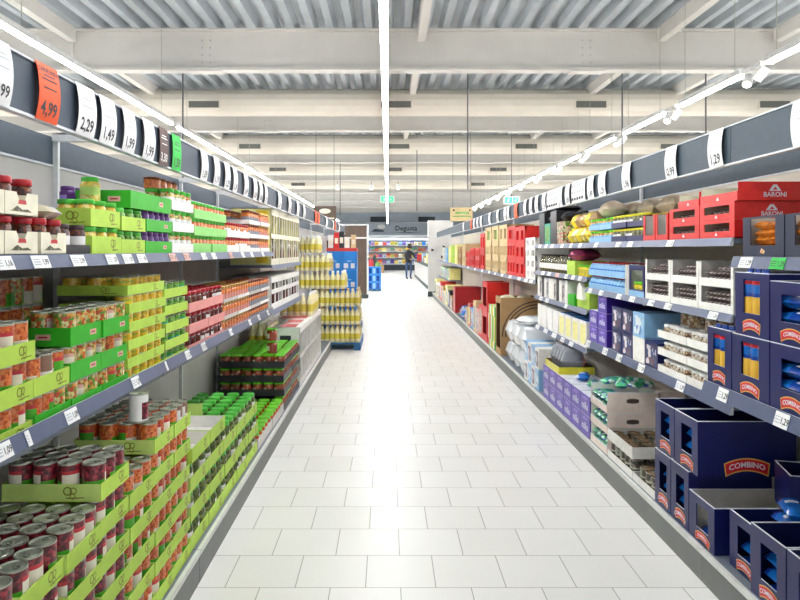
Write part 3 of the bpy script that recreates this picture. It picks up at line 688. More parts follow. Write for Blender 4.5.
# oil packs and tall white display boxes at the end of the base shelf
def cells(key, x0, nx, y0, ny, z, pitch, label, group, only=None):
    for j in range(ny):
        for i in range(nx):
            if only and not only(i, j): continue
            put(key, x0 + pitch * i, y0 + pitch * j, z, random.uniform(0, 6), label.format(ORD[i], ORD[j]), group)
for k, D0 in enumerate((6.63, 7.0)):
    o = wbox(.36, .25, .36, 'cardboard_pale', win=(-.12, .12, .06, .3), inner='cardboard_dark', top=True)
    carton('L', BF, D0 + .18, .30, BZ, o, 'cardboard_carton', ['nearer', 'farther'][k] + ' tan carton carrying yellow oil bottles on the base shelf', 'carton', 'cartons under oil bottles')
cells('oil', -1.36, 3, 6.70, 8, BZ + .365, .077, 'oil bottle on tan cartons, {} from the back, {} from near', 'oil bottles on tan cartons')
def display(L, W, H, panel='card_cream', side='card_cream', top='card_cream', n=3):
    mb = MB(); x0, x1 = -L / 2 + .002, L / 2 - .002
    mb.box(x0, x1, 0.0, W, 0, .006, panel); mb.box(x0, x0 + .006, 0, W, .006, H, side); mb.box(x1 - .006, x1, 0, W, .006, H, side); mb.box(x0, x1, W - .006, W, .006, H, panel, s='oil_dark'); mb.box(x0, x1, 0, W, H - .006, H, top)
    for k in range(n + 1):
        a = x0 + (x1 - x0 - .022) * k / n; mb.box(a, a + .022, 0, .006, .006, H - .006, panel)
    for z, q in ((.006, .05), (H * .47, .04), (H - .06, .05)): mb.box(x0, x1, 0.0005, .005, z, z + q, panel)
    return mb
for k, D0 in enumerate((6.64, 7.06, 7.48, 7.90, 8.32)):
    Wd = .26 if k < 2 else .40; mb = display(.40, Wd, .58, 'card_white', 'card_white', 'card_white', 2)
    for q in range(5): mb.box(-.15 + q * .06, -.11 + q * .06, .05, Wd - .05, .5801, .581, 'bright_red')
    mb.box(-.2, -.1975, .09, .2, .06, .5, 'ink')
    carton('L', BF, D0 + .2, .012, BZ, mb, 'display_box', ORD[k] + ' white display box with red top print and dark window', 'display box', 'white oil display boxes')
cells('oil', -1.22, 5, 7.81, 9, BZ + .586, .077, 'oil bottle on the white display boxes, {} from back, {} from near', 'oil bottles on white display boxes', lambda i, j: j == 0 or i == 4)

# ---- lower shelf (deck .952)
Z1 = .954; S = 1.012
ca = dict(pitch=.1155, **lime)
stack('L', S, 1.50, 1.722, .30, Z1, 3, 'bean', 3, 4, 'chickpea can', 'lime tray of cans', 'corner stack by the photo edge', alt=('beanpale', .4), **ca)
stack('L', S, 1.725, 1.947, .30, Z1, 3, 'bean', 3, 4, 'chickpea can', 'lime tray of cans', 'chickpea stack on left lower shelf', alt=('beanpale', .4), **ca)
gr = dict(th=.062, col='leaf', art='tag', pitch=.1155)
stack('L', S, 1.9485, 2.1715, .30, Z1, 1, 'mix', 3, 4, 'mixed vegetable can', 'bright green tray', 'lone low green tray', alt=('beanpale', .5), **gr)
stack('L', S, 1.9485, 2.1715, .30, Z1 + .1155, 1, 'beanpale', 3, 4, 'pale bean can', 'lime tray', 'lime tray on the lone green tray', alt=('plainbrown', .3), **ca)
stack('L', S, 2.172, 2.405, .30, Z1, 3, 'mix', 3, 4, 'mixed vegetable can', 'bright green tray', 'nearer bright green stack', top_rows=2, **gr)
stack('L', S, 2.41, 2.65, .30, Z1, 3, 'mix', 3, 4, 'mixed vegetable can', 'bright green tray', 'farther bright green stack', top_rows=2, alt=('beanpale', .4), **gr)
stack('L', S, 2.655, 3.09, .28, Z1, 6, 'corn', 6, 3, 'small corn can', 'lime corn tray', 'corn stack', th=.04, col='lime', inner='lime_pale', art='swirl')
stack('L', S, 3.095, 3.45, .28, Z1, 5, 'peas', 5, 3, 'small pea can', 'lime pea tray', 'pea stack', th=.044, col='lime', inner='lime_pale', pitch=.08)
for k, (a, b) in enumerate(((1.74, 1.955), (1.975, 2.2), (2.21, 2.43), (2.44, 2.65))):
    stack('L', S, a, b, .15, Z1, 4, 'bean', 3, 2, 'shaded can', 'shaded tray', ORD[k] + ' rear can stack under upper shelf', inset=.312, levels=[2, 3], rows=1, th=.03, col='card_grey', pitch=.1155, alt=('mix', .4)) if False else None
for k in range(12):   # cans standing on the farther halves of the trays, in the shade under the upper shelf
    Y = 1.80 + .076 * k
    for q in range(4): put(['mix', 'beanpale', 'bean'][(k + q) % 3], -1.395, Y, Z1 + .111 * q, k, f'shaded can against the back panel, {ORD[k]} along, {LEV[q]} in its pile', 'shaded cans at the back of left lower shelf') if q > 1 or k < 3 or True else None
pt = dict(th=.05, col='pink_tray', inner='card_white', pitch=.11)
stack('L', S, 3.46, 3.83, .26, Z1, 3, 'tomj', 5, 3, 'red sauce jar', 'pink tray of jars', 'nearer pink tray stack', **pt)
stack('L', S, 3.835, 4.2, .26, Z1, 3, 'tomj', 5, 3, 'red sauce jar', 'pink tray of jars', 'farther pink tray stack', **pt)
for k, (a, b, kk, nm, c) in enumerate(((4.21, 4.6, 'peachj', 'peach label', 'card_grey'), (4.605, 5.0, 'peachj', 'orange label', 'card_white'), (5.005, 5.4, 'greyj', 'grey label', 'card_grey'), (5.405, 5.8, 'greyj', 'dark grey label', 'card_white'))):
    stack('L', S, a, b, .24, Z1, 3, kk, 5, 2, 'fruit jar', 'low tray of jars', nm + ' jar stack', th=.022, col=c, pitch=.106)
for k in range(7):
    for q in range(3): put('jamj', -1.36, 3.55 + .09 * k, Z1 + .1205 * q, k, f'dark jam jar against the back panel, {ORD[k]} along, {LEV[q]} in its pile', 'dark jam jars at the back')

# ---- upper shelf (deck 1.485)
Z2 = 1.487
cr = dict(th=.066, col='card_cream', art='mountain', notch=True, pitch=.109)
for k, (a, b) in enumerate(((1.455, 1.627), (1.630, 1.802), (1.805, 1.977))):
    stack('L', S, a, b, .175, Z2, 2, 'antip', 3, 3, 'red-lidded jar', 'cream notched tray', ORD[k] + ' cream tray stack', **cr)
stack('L', S, 1.98, 2.135, .175, Z2, 1, 'antip', 2, 3, 'red-lidded jar', 'cream notched tray', 'last low cream tray', **cr)
pm = pillow(.16, .12, .045, lambda s, t: 'cream_bag' if s < .35 else ('card_grey' if s < .75 else 'cream_bag'))
tag(ob('food_pouch', pm, None, (-1.09, 2.075, Z2 + .107), PI / 2 + .2), 'beige food pouch lying across the last red-lidded jars', 'pouch')
stack('L', S, 2.14, 2.32, .13, Z2, 1, 'darkj', 3, 2, 'dark tapenade jar', 'black tray of jars', 'black tapenade stack', th=.03, col='black_card', top_rows=2)
stack('L', S, 2.325, 2.582, .20, Z2, 2, 'cornj', 4, 3, 'yellow corn jar', 'lime tray of jars', 'yellow jar stack', th=.062, col='lime', art='swirl', pitch=.0965, top_rows=2)
put('cornjbig', -1.125, 2.53, Z2 + 2 * .0965 - .002, .7, 'yellow jar with green lid standing alone on the stack')
stack('L', S, 2.586, 2.84, .20, Z2, 2, 'greenj', 4, 3, 'small olive jar', 'lime tray of jars', 'short lime olive stack', th=.055, col='lime', art='swirl', inner='lime_pale', top_rows=2)
stack('L', S, 2.845, 3.19, .20, Z2, 2, 'purplej', 5, 3, 'purple-lidded jar', 'green tray of jars', 'purple jar stack', th=.052, col='leaf', art='tag', top_rows=2)
tag(ob('cardboard_tray', tray(.5, .22, .07, 'leaf', inner='lid_green', art='tag'), None, (wx('L', .012, S), 2.915, Z2 + .182), PI / 2), 'long empty bright green tray lying over the purple jars', 'tray')
for k in range(4): put('purplej', -1.30, 2.72 + .075 * k, Z2, k, f'purple-lidded jar behind the long green tray, lower {ORD[k]} along', 'purple jars at the back'); put('purplej', -1.30, 2.72 + .075 * k, Z2 + .0905, k, f'purple-lidded jar behind the long green tray, middle {ORD[k]} along', 'purple jars at the back'); put('purplej', -1.30, 2.72 + .075 * k, Z2 + .181, k, f'purple-lidded jar behind the long green tray, upper {ORD[k]} along', 'purple jars at the back')
stack('L', S, 3.2, 3.55, .22, Z2, 3, 'whitej', 5, 3, 'white-labelled jar', 'white tray of jars', 'white label jar stack', th=.045, col='card_white', pitch=.1035, top_rows=2)
for k in range(4): put('brownshort', -1.14, 3.24 + .085 * k, Z2 + 3 * .1035 - .001, k, f'brown-lidded jar on top of the white label stack, {ORD[k]} along', 'brown jars on the white label stack')
for k, (a, b, nm) in enumerate(((3.555, 3.91, 'nearer mint tray stack'), (3.915, 4.27, 'farther mint tray stack'))):
    stack('L', S, a, b, .22, Z2, 3, 'orangej', 5, 3, 'orange jar', 'mint tray of jars', nm, th=.05, col='mint', pitch=.0915, top_rows=2)
stack('L', S, 4.275, 4.63, .22, Z2, 2, 'redj', 5, 3, 'red-lidded orange jar', 'white tray of jars', 'red lid jar stack', th=.045, col='card_white', pitch=.098, top_rows=2)
for k in range(3): put('redj', -1.14, 4.31 + .09 * k, Z2 + 2 * .098 - .002, k, f'red-lidded jar on the red lid stack, {ORD[k]} along', 'jars on the red lid stack')
stack('L', S, 4.635, 4.99, .22, Z2, 2, 'redj', 5, 3, 'orange jar with red lid', 'white tray of jars', 'second red lid stack', th=.045, col='card_white', pitch=.098, top_rows=2)
stack('L', S, 4.995, 5.4, .22, Z2, 3, 'greyj', 5, 2, 'grey-labelled jar', 'low white tray', 'grey label stack', th=.03, col='card_white', pitch=.1045, top_rows=2)
stack('L', S, 5.405, 5.8, .22, Z2, 3, 'peachj', 5, 2, 'gold-lidded jar', 'low white tray', 'gold lid jar stack', th=.03, col='card_white', pitch=.1045, top_rows=2)
# ---- fifth unit: tall display boxes of olive oil bottles
Z3 = 1.367
for k, (a, b) in enumerate(((5.875, 6.33), (6.335, 6.8), (6.805, 7.27), (7.275, 7.73))):
    mb = display(b - a, .36, .5, 'card_cream', 'yellow_pale', 'card_cream', 3)
    if k == 0: mb.box(-.228, -.226, .03, .13, .02, .48, 'yellow')
    carton('L', S, (a + b) / 2, .012, Z3, mb, 'display_box', ORD[k] + ' pale yellow display box of dark oil bottles, upper shelf', 'display box', 'oil display boxes on upper shelf')
    for q in range(2):
        for i in range(4): put('olive' if q == 0 else 'olive', wx('L', .06, S), a + .07 + (b - a - .14) * i / 3, Z3 + .007 + q * .2505 - q * .03 * 0, i, f'dark oil bottle, {ORD[i]} along {["lower", "upper"][q]} line, {ORD[k]} yellow display box', 'dark oil bottles in display boxes') if q == 0 else None
for k, (a, b) in enumerate(((5.88, 6.5), (6.505, 7.1), (7.105, 7.7))):
    mb = display(b - a, .34, .3, 'card_white', 'card_white', 'card_white', 3)
    carton('L', S, (a + b) / 2, .012, .967, mb, 'display_box', ORD[k] + ' white display box with dark windows, lower shelf of fourth unit', 'display box', 'white display boxes on lower shelf')
    for i in range(4): put('olive', wx('L', .06, S), a + .09 + (b - a - .18) * i / 3, .974, i, f'dark oil bottle, {ORD[i]} along, {ORD[k]} white display box', 'dark oil bottles in white boxes')

# ---- floor pallets beyond the base shelf
def pallet(L, W, name_label, loc, rot=0):
    root = empty('pallet', loc, rot); tag(root, name_label, 'pallet')
    for k in range(3): ob('skid', MB().box(-L / 2 + (L - .1) * k / 2, -L / 2 + (L - .1) * k / 2 + .1, 0, W, 0, .09, 'pallet_blue'), root)
    ob('deck_board', MB().box(-L / 2, L / 2, 0, W, .09, .115, 'pallet_blue'), root)
    return root
pallet(1.0, 1.15, 'blue pallet carrying the stacked yellow oil bottles', (-.91, 10.0, 0))
OZ = .1195; hb = .2675; P = .0755
nlab = ['bottom', 'second', 'third', 'fourth', 'fifth', 'sixth']
for lv in range(6):
    nx, ny, x0 = (13, 14, -1.365) if lv < 3 else ((10, 12, -1.365) if lv == 3 else ((7, 10, -1.365) if lv == 4 else (5, 6, -1.365)))
    z = OZ + lv * hb
    tag(ob('cardboard_sheet', MB().box(x0 - .037, x0 - .037 + nx * P, 10.03, 10.03 + ny * P, z - .0035, z - .0008, 'card_grey'), None), f'grey card sheet under the {nlab[lv]} layer of oil bottles', 'cardboard', 'card sheets between oil layers')
    for i in range(nx):
        for j in range(ny):
            if not (j <= (3 if lv < 3 and i > 5 else 1) or (i == nx - 1 and j < 10) or (lv >= 3 and j < 3 and i > nx - 4)): continue
            if lv < 3 and i < 4: continue
            put('oil' if lv > 2 or random.random() < .2 else 'oilclear', x0 + i * P, 10.07 + j * P, z, i, f'oil bottle in {nlab[lv]} pallet layer, {ORD[i]} from left, {ORD[j]} from near', 'oil bottles on the pallet')
pallet(.7, 1.0, 'blue pallet under the stacked blue boxes', (-.85, 12.2, 0))
for lv in range(4):
    for i in range(2):
        mb = MB().box(-.135, .135, 0, .5, 0, .338, 'blue_bright', t='blue_bright'); mb.box(-.1, -.02, -.002, 0, .03, .12, 'edge_white'); mb.box(.03, .1, -.002, 0, .03, .12, 'edge_white'); mb.box(-.04, .04, -.0015, 0, .15, .17, 'sky')
        tag(ob('cardboard_carton', mb, None, (-.985 + .275 * i, 12.25, .117 + .34 * lv)), f'bright blue carton, {["left", "right"][i]} column, {nlab[lv]} level on its pallet', 'carton', 'blue cartons on the pallet')
mb = tray(.56, .45, .06, 'red_tray'); tag(ob('cardboard_tray', mb, None, (-.85, 12.3, .117 + 1.36)), 'red tray on top of the blue cartons', 'tray')
for k, (m, x, h) in enumerate((('can_white', -1.065, .3), ('bright_red', -.955, .34), ('black_card', -.86, .36), ('card_white', -.76, .26), ('cardboard_pale', -.64, .3))):
    tag(ob('snack_pack', MB().box(-.045, .045, 0, .06, 0, h, m).box(-.03, .03, -.001, 0, h * .4, h * .7, 'can_cream'), None, (x, 12.4, 1.482)), f'{dict(can_white="white", bright_red="red", black_card="black", card_white="off-white", cardboard_pale="tan")[m]} pack standing in the red tray, {ORD[k]} from left', 'pack', 'packs in the red tray')
for k, (D, z, m, h) in enumerate(((13.3, 1.367, 'card_white', .4), (14.2, 1.367, 'cardboard_pale', .42), (14.9, 1.367, 'cardboard', .4))):
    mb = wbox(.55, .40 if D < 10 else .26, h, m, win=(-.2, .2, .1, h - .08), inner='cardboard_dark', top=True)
    carton('L', 1.03 if D < 10 else 1.19, D, .01, z, mb, 'cardboard_carton', f'{dict(card_white="white", card_cream="cream", card_grey="grey", cardboard_pale="tan", cardboard="brown")[m]} carton on far left upper shelf, {ORD[k]} from near', 'carton', 'cartons on the far left shelf')
for k, D in enumerate((13.55, 14.25, 14.95)):
    mb = MB().box(-.3, .3, 0, .4, 0, 1.1, 'cardboard_pale', s='gingham' if k == 0 else 'cardboard')
    tag(ob('cardboard_carton', mb, None, (-.95, D, 0), PI / 2), f'tall tan carton on the floor past the blue boxes, {ORD[k]} from near', 'carton', 'tall cartons past the blue boxes')
# ------------------------------------------------------------------ right shelving: goods (D grows with distance; local x runs towards the camera)
RB = 1.428; ZB = .151
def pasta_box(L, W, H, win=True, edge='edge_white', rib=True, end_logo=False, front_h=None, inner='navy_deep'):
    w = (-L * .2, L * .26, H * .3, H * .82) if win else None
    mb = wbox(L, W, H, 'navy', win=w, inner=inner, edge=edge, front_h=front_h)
    if rib: ribbon(mb, L * .04, H * .17, L * .56, H * .17, 0)
    if end_logo:   # the end towards the camera (+x)
        m2 = MB(); ribbon(m2, 0, 0, .215, .062, 0, size=.036)
        m2.turn('z', PI / 2); m2.shift(L / 2 - .0012, min(.32, W * .5), H * .22)
        i = len(mb.v); mb.v += m2.v; mb.f += [tuple(a + i for a in f) for f in m2.f]; mb.m += m2.m; mb.s += m2.s
    return mb
def bags_in(side, front, Dc, L, inset, z, n, label, lay=0):
    for k in range(n):
        key = 'pasta_bag' if k % 3 else 'pasta_bag_gold'
        put(key, wx(side, inset, front), Dc + random.uniform(-.01, .01), z + k * .0595, PI / 2 + random.uniform(-.06, .06), label.format(LEV[k]), 'pasta bags in the navy boxes')
base_boxes = [('farthest', 3.415, 3.615, 3), ('second farthest', 3.21, 3.41, 3), ('third farthest', 2.955, 3.205, 1), ('middle', 2.665, 2.885, 2), ('second nearest', 2.425, 2.66, 3), ('nearest', 2.185, 2.42, 3)]
for k, (nm, a, b, nb) in enumerate(base_boxes):
    L = b - a; H = .284 if k < 2 else (.205 if k == 2 else (.235 if k == 3 else .268))
    W = .40 if k < 2 else .42
    carton('R', RB, (a + b) / 2, .012 + (.03 if k == 3 else 0), ZB, pasta_box(L, W, H, inner='card_grey' if k == 2 else 'navy_deep'), 'pasta_carton', f'navy pasta carton on the base shelf, {nm} of six', 'carton', 'navy pasta cartons on the base shelf')
    bags_in('R', RB, (a + b) / 2, L, .012 + .075 + (.03 if k == 3 else 0), ZB + .006, nb, 'blue pasta bag, {} in ' + nm + ' base carton')
    if k >= 3 and k < 6:
        for q in range(2 if k > 3 else 1):
            put('pasta_bag_gold' if q else 'pasta_bag', wx('R', .2 + .11 * q, RB), (a + b) / 2, ZB + .006, PI / 2 + .2, f'blue pasta bag lying deeper in the {nm} base carton, {ORD[q]} back', 'pasta bags deeper in the cartons') if k > 3 else None
# loose bags heaped on the third and middle cartons
for q, (D, ins, z, rz) in enumerate(((2.72, .27, .37, .5), (2.66, .36, .33, 1.1), (2.78, .33, .345, .2))):
    pass
for q, (ins, rz) in enumerate(((.255, 1.5), (.25, 1.68), (.26, 1.45), (.25, 1.62), (.255, 1.3))):
    put('pasta_bag', wx('R', ins, RB), 2.775, ZB + .010 + .0595 * q, rz, f'blue pasta bag with white patch heaped in the middle carton, {LEV[q]} one', 'heaped pasta bags')
ZU = ZB + .285 + .008
for k, (nm, a, b) in enumerate((('farther', 3.375, 3.615), ('nearer', 3.12, 3.37))):
    L = b - a; H = .255
    carton('R', RB, (a + b) / 2, .014, ZU, pasta_box(L, .46, H, end_logo=True), 'pasta_carton', f'{nm} of the two navy pasta cartons stacked on top, open', 'carton', 'navy pasta cartons stacked on top')
    bags_in('R', RB, (a + b) / 2, L, .09, ZU + .006, 3, 'blue pasta bag, {} in ' + nm + ' upper carton')
carton('R', RB, 2.945, .305, ZB + .21, pasta_box(.22, .2, .18, win=False, end_logo=True), 'pasta_carton', 'navy pasta carton standing askew behind the heaped blue bags', 'carton', rot=-.25)
# gap shelf front: white cartons with oval handles, purple boxes and so on
def handle_carton(L, W, H, col='card_pinkish'):
    mb = wbox(L, W, H, col, inner='card_white', edge='edge_white', front_h=H * .36)
    n = 16; cz = H * .6
    mb.poly([(L / 2 - .0005, W * .52 + .038 * math.cos(2 * PI * k / n), cz + .016 * math.sin(2 * PI * k / n)) for k in range(n)], 'brown_ink') if False else None
    pts = [(.040 * max(-1, min(1, 1.3 * math.cos(2 * PI * k / n))), .015 * math.sin(2 * PI * k / n)) for k in range(n)]
    mb.poly([(L / 2 - .0003, W * .5 + p, cz + q) for p, q in pts], 'coffee')
    pts = [(p * 1.1, q * 1.25) for p, q in pts]
    mb.poly([(L / 2 - .0008, W * .5 + p, cz + q) for p, q in pts], 'card_grey')
    return mb
for k in range(3):
    z = ZB + .137 * k
    carton('R', RB, 4.585, .012, z, handle_carton(.36, .34, .134), 'handle_carton', f'white carton with oval handle hole, {LEV[k] if k < 2 else "top"} of the nearer stack', 'carton', 'white handle cartons')
    for q in range(4):
        for r in range(2): put('wipes', wx('R', .098, RB), 4.457 + .0865 * q, z + .0055 + .047 * r, 0, f'green and blue wipes pack, {ORD[q]} from near, {["lower", "upper"][r]} row, {LEV[k]} handle carton', 'wipes packs')
for q in range(3): put('wipes', wx('R', .16 + .07 * q, RB), 4.55, ZB + .274 + .142, 1.2 + q, f'wipes pack lying loose on the top handle carton, {ORD[q]} from aisle', 'loose wipes packs')
for q in range(3): put('wipes', wx('R', .13 + .08 * q, RB), 4.68, ZB + .274 + .142 if q != 1 else ZB + .274 + .142, .5 + q, f'wipes pack at the far side of top handle carton, {ORD[q]} from aisle', 'loose wipes packs')
carton('R', RB, 4.6, .375, ZB, wbox(.34, .16, .41, 'card_pinkish', inner='card_white', top=True), 'cardboard_carton', 'plain pale carton tucked behind the handle cartons', 'carton')
for k, (a, b) in enumerate(((3.62, 3.94), (3.95, 4.39))):
    for lv in range(2 - (k == 0)):
        z = ZB + lv * .115
        carton('R', RB, (a + b) / 2, .012, z, (tray(b - a, .34, .07, 'card_white', inner='card_grey').box((b - a) / 2 - .001, (b - a) / 2 - .0002, .14, .2, .03, .04, 'ink') if lv else tray(b - a, .34, .045, 'card_white', inner='card_grey')), 'cardboard_tray', f'white tray of small tins, {["nearer", "farther"][k]} stack, {LEV[lv]} level', 'tray', 'white trays of small tins')
        for lay in range(2 if lv == 0 else 1):
            for j in range(3):
                for i in range(int((b - a) / .085)): put('catcup', wx('R', .012 + .045 + .105 * j, RB), a + .045 + .085 * i, z + .003 + .0508 * lay, i, f'brown lidded tin, {ORD[i]} along {ROW[j]}, {["lower", "upper"][lay]} layer, {["nearer", "farther"][k]} {LEV[lv]} tray', 'small brown tins')
mb = MB().box(-.15, .15, 0, .004, 0, .13, 'card_white').box(-.05, .02, -.001, 0, .05, .07, 'ink')
tag(ob('cardboard_panel', mb, None, (1.62, 4.37, ZB + .256), 0), 'white card panel with a dark slot standing over the tins', 'cardboard') if False else None
# purple boxes
def purple_box(L, W, H):
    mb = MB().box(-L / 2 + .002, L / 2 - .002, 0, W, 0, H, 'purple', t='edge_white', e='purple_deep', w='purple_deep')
    mb.text('milka', H * .5, 0, H * .42, -.001, 'edge_white', sx=1.0, shear=.2)
    mb.poly([(-L * .3, -.0008, H * .75), (L * .1, -.0008, H * .72), (L * .32, -.0008, H * .86), (-L * .1, -.0008, H * .9)], 'lilac')
    return mb
pb = purple_box(.235, .3, .147).mesh('carton'); 
for lv in range(2):
    for k in range(6):
        o = tag(ob('purple_carton', pb, None, (wx('R', .012, RB), 4.90 + .24 * k, ZB + .149 * lv), -PI / 2), f'purple carton with white script, {ORD[k]} from near, {["lower", "upper"][lv]} row on base shelf', 'carton', 'purple cartons on the base shelf')
for k in range(3): put('pasta_bag' if k != 1 else 'wipes', wx('R', .15, RB), 4.93 + .24 * k, ZB + .3, 1.2, f'blue and white pack lying on the purple cartons, {ORD[k]} from near', 'packs lying on the purple cartons')
carton('R', RB, 5.9, .015, ZB + .299, tray(.5, .3, .06, 'lid_yellow', inner='cardboard_dark'), 'cardboard_tray', 'yellow tray of grey bags on the purple cartons', 'tray')
for k in range(6): put('cupbig', wx('R', .1 + .11 * (k % 2), RB), 5.73 + .14 * (k // 2), ZB + .302, k, f'jar in the yellow tray, {ORD[k // 2]} from near, {["aisle side", "rear side"][k % 2]}', 'jars in the yellow tray') if False else None
for k in range(5): tag(ob('seed_bag', pillow(.2, .085, .2, lambda s, t: 'grey_bag' if s < .8 else 'rose', nx=8), None, (wx('R', .15, RB), 5.715 + .093 * k, ZB + .303), .0), f'grey netted bag in the yellow tray, {ORD[k]} from near', 'bag', 'grey bags in the yellow tray')
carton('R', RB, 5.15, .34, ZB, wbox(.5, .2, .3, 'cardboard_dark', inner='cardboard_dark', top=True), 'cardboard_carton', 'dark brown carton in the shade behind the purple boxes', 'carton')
# light blue packs and white shrink packs
def tag_box(side, front, Dc, L, W, H, inset, z, m, name, label, cat, group=None, art=None, top=None, script=None):
    mb = MB().box(-L / 2 + .0015, L / 2 - .0015, 0, W, 0, H, m, t=top or m)
    if art: mb.poly([(-L * .38, -.001, H * .12), (L * .38, -.001, H * .12), (L * .38, -.001, H * .85), (-L * .38, -.001, H * .85)], art)
    return carton(side, front, Dc, inset, z, mb, name, label, cat, group)
for k in range(4):
    for lv in range(2):
        tag_box('R', RB, 6.48 + .17 * k, .165, .3, .2, .012, ZB + .202 * lv, ['sky', 'card_white'][(k + lv) % 2], 'tissue_box', f'{["light blue", "white"][(k + lv) % 2]} tissue box, {ORD[k]} from near, {["lower", "upper"][lv]} row on base shelf', 'box', 'tissue boxes on the base shelf', art=['sky_art', 'coffee_art'][(k + lv) % 2])
for k in range(3):
    for lv in range(2):
        L, W, H = .36, .38, .25
        mb = MB(); n = 5
        prof = pillow(W, L, H, 'film', nx=10, ny=8)
        for i, (x, y, z) in enumerate(prof.v):   # fuller, boxier than a bag
            zz = z - H / 2; prof.v[i] = (x, y, H / 2 + (H / 2) * (abs(zz) / (H / 2)) ** .45 * (1 if zz >= 0 else -1))
        tag(ob('shrink_pack', prof, None, (wx('R', .21, RB), 7.36 + .385 * k, ZB + .252 * lv), 0.0), f'white shrink-wrapped pack on base shelf, {ORD[k]} from near, {["lower", "upper"][lv]} row', 'pack', 'white shrink-wrapped packs')
tag(ob('shrink_pack', pillow(.4, .3, .1, 'film'), None, (wx('R', .25, RB), 7.6, ZB + .506), .4), 'crumpled white wrapping lying on the shrink-wrapped packs', 'wrapping')
# the cardboard box with arcs: its end faces the camera
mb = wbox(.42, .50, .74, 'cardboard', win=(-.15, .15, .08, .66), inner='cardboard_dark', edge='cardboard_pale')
for R0 in (.46, .42, .38):
    n = 18
    for k in range(n):
        t0, t1 = PI * (.5 + .5 * k / n), PI * (.5 + .5 * (k + 1) / n)
        q = [(.47 + r * math.cos(t), .24 + r * math.sin(t)) for r, t in ((R0, t0), (R0, t1), (R0 - .016, t1), (R0 - .016, t0))]
        mb.poly([(.2092, y, z) for y, z in reversed(q)], 'coffee')
for y, z in ((.3, .42), (.34, .47)):
    mb.poly([(.2093, y + .03 * math.cos(2 * PI * k / 12), z + .03 * math.sin(2 * PI * k / 12)) for k in range(12)], 'rose')
mb.box(.209, .2096, .35, .42, .32, .37, 'coffee')
carton('R', RB, 8.75, .012, ZB, mb, 'cardboard_carton', 'brown cardboard carton with dark arcs printed on its end', 'carton')
for k in range(2): put('soft_bag', wx('R', .135 + .225 * k, RB), 8.75, ZB + .66, PI / 2, f'pale crisp bag in the arc-printed brown carton, {ORD[k]} from aisle', 'crisp bags in the brown carton')
# books, red boxes and heaps further on
for k in range(7):
    m = ['leaf', 'can_white', 'yellow', 'lime', 'can_white', 'mint', 'bright_red'][k]
    mb = MB().box(-.043, .043, 0, .3, 0, .58, m); mb.poly([(-.03, -.001, .1), (.03, -.001, .1), (.03, -.001, .45), (-.03, -.001, .45)], ['yellow', 'mint', 'leaf', 'can_white', 'bright_red', 'yellow', 'can_white'][k])
    tag(ob('flat_box', mb, None, (wx('R', .012, RB), 9.04 + .092 * k, ZB), -PI / 2), f'{dict(leaf="bright green", can_white="white", yellow="yellow", lime="lime", mint="mint green", bright_red="red")[m]} flat upright box past the brown carton, {ORD[k]} from near', 'box', 'flat upright boxes')
mb = wbox(.5, .3, .43, 'bright_red', win=(-.18, .18, .1, .36), inner='red_deep', top=True); carton('R', RB, 9.98, .012, ZB, mb, 'red_carton', 'red carton standing beneath the bigger red carton on base shelf', 'carton')
mb = wbox(.5, .62, .46, 'sign_orange', win=(-.18, .18, .08, .36), inner='red_deep', edge='rose'); mb.box(.249, .2505, .3, .42, .1, .13, 'red_deep')
mb = wbox(.5, .32, .44, 'bright_red', win=(-.18, .18, .08, .36), inner='red_deep', edge='rose'); carton('R', RB, 9.98, .012, ZB + .436, mb, 'red_carton', 'big red carton with scalloped pale rim above the flat boxes', 'carton')
for k in range(6):
    tag_box('R', RB, 10.43 + .36 * k, .34, .4, [.5, .42, .5, .36, .4, .3][k], .012, ZB, ['red_tray', 'rose', 'cardboard_pale', 'blue_bright', 'bright_red', 'cardboard_pale'][k], 'promo_carton', f'{["red", "pinkish", "tan", "blue", "bright red", "pale tan"][k]} promotional carton on far base shelf, {ORD[k]} from near', 'carton', 'promotional cartons on the far base shelf', art=['gingham', 'mixed_packs', 'choc', 'mixed_packs', 'yellow_pale', 'choc'][k])
for k in range(4): tag(ob('blue_bag', pillow(.4, .3, .2, 'blue_bag' if k % 2 else 'mixed_packs'), None, (wx('R', .2, RB), 12.6 + .42 * k, ZB), .5 * k), f'{["patterned", "blue"][k % 2]} soft bag heaped on far base shelf, {ORD[k]} from near', 'bag', 'soft bags heaped on far base shelf'); 
carton('R', RB, 14.6, .012, ZB, wbox(.5, .55, .55, 'red_deep', top=True), 'red_carton', 'deep red carton far along the base shelf', 'carton')
for k in range(9): tag_box('R', RB, 15.3 + .62 * k, .5, .4, .3 + .09 * (k % 3), .012, ZB, ['cardboard', 'black_card', 'yellow_pale', 'cardboard_pale', 'mixveg', 'red_tray', 'cardboard', 'card_white', 'yellow_pale'][k], 'promo_carton', f'small carton at the far end of the base shelf, {ORD[k]} from near', 'carton', 'cartons at the far end', art=['mixed_packs', 'choc', 'mixed_packs'][k % 3])

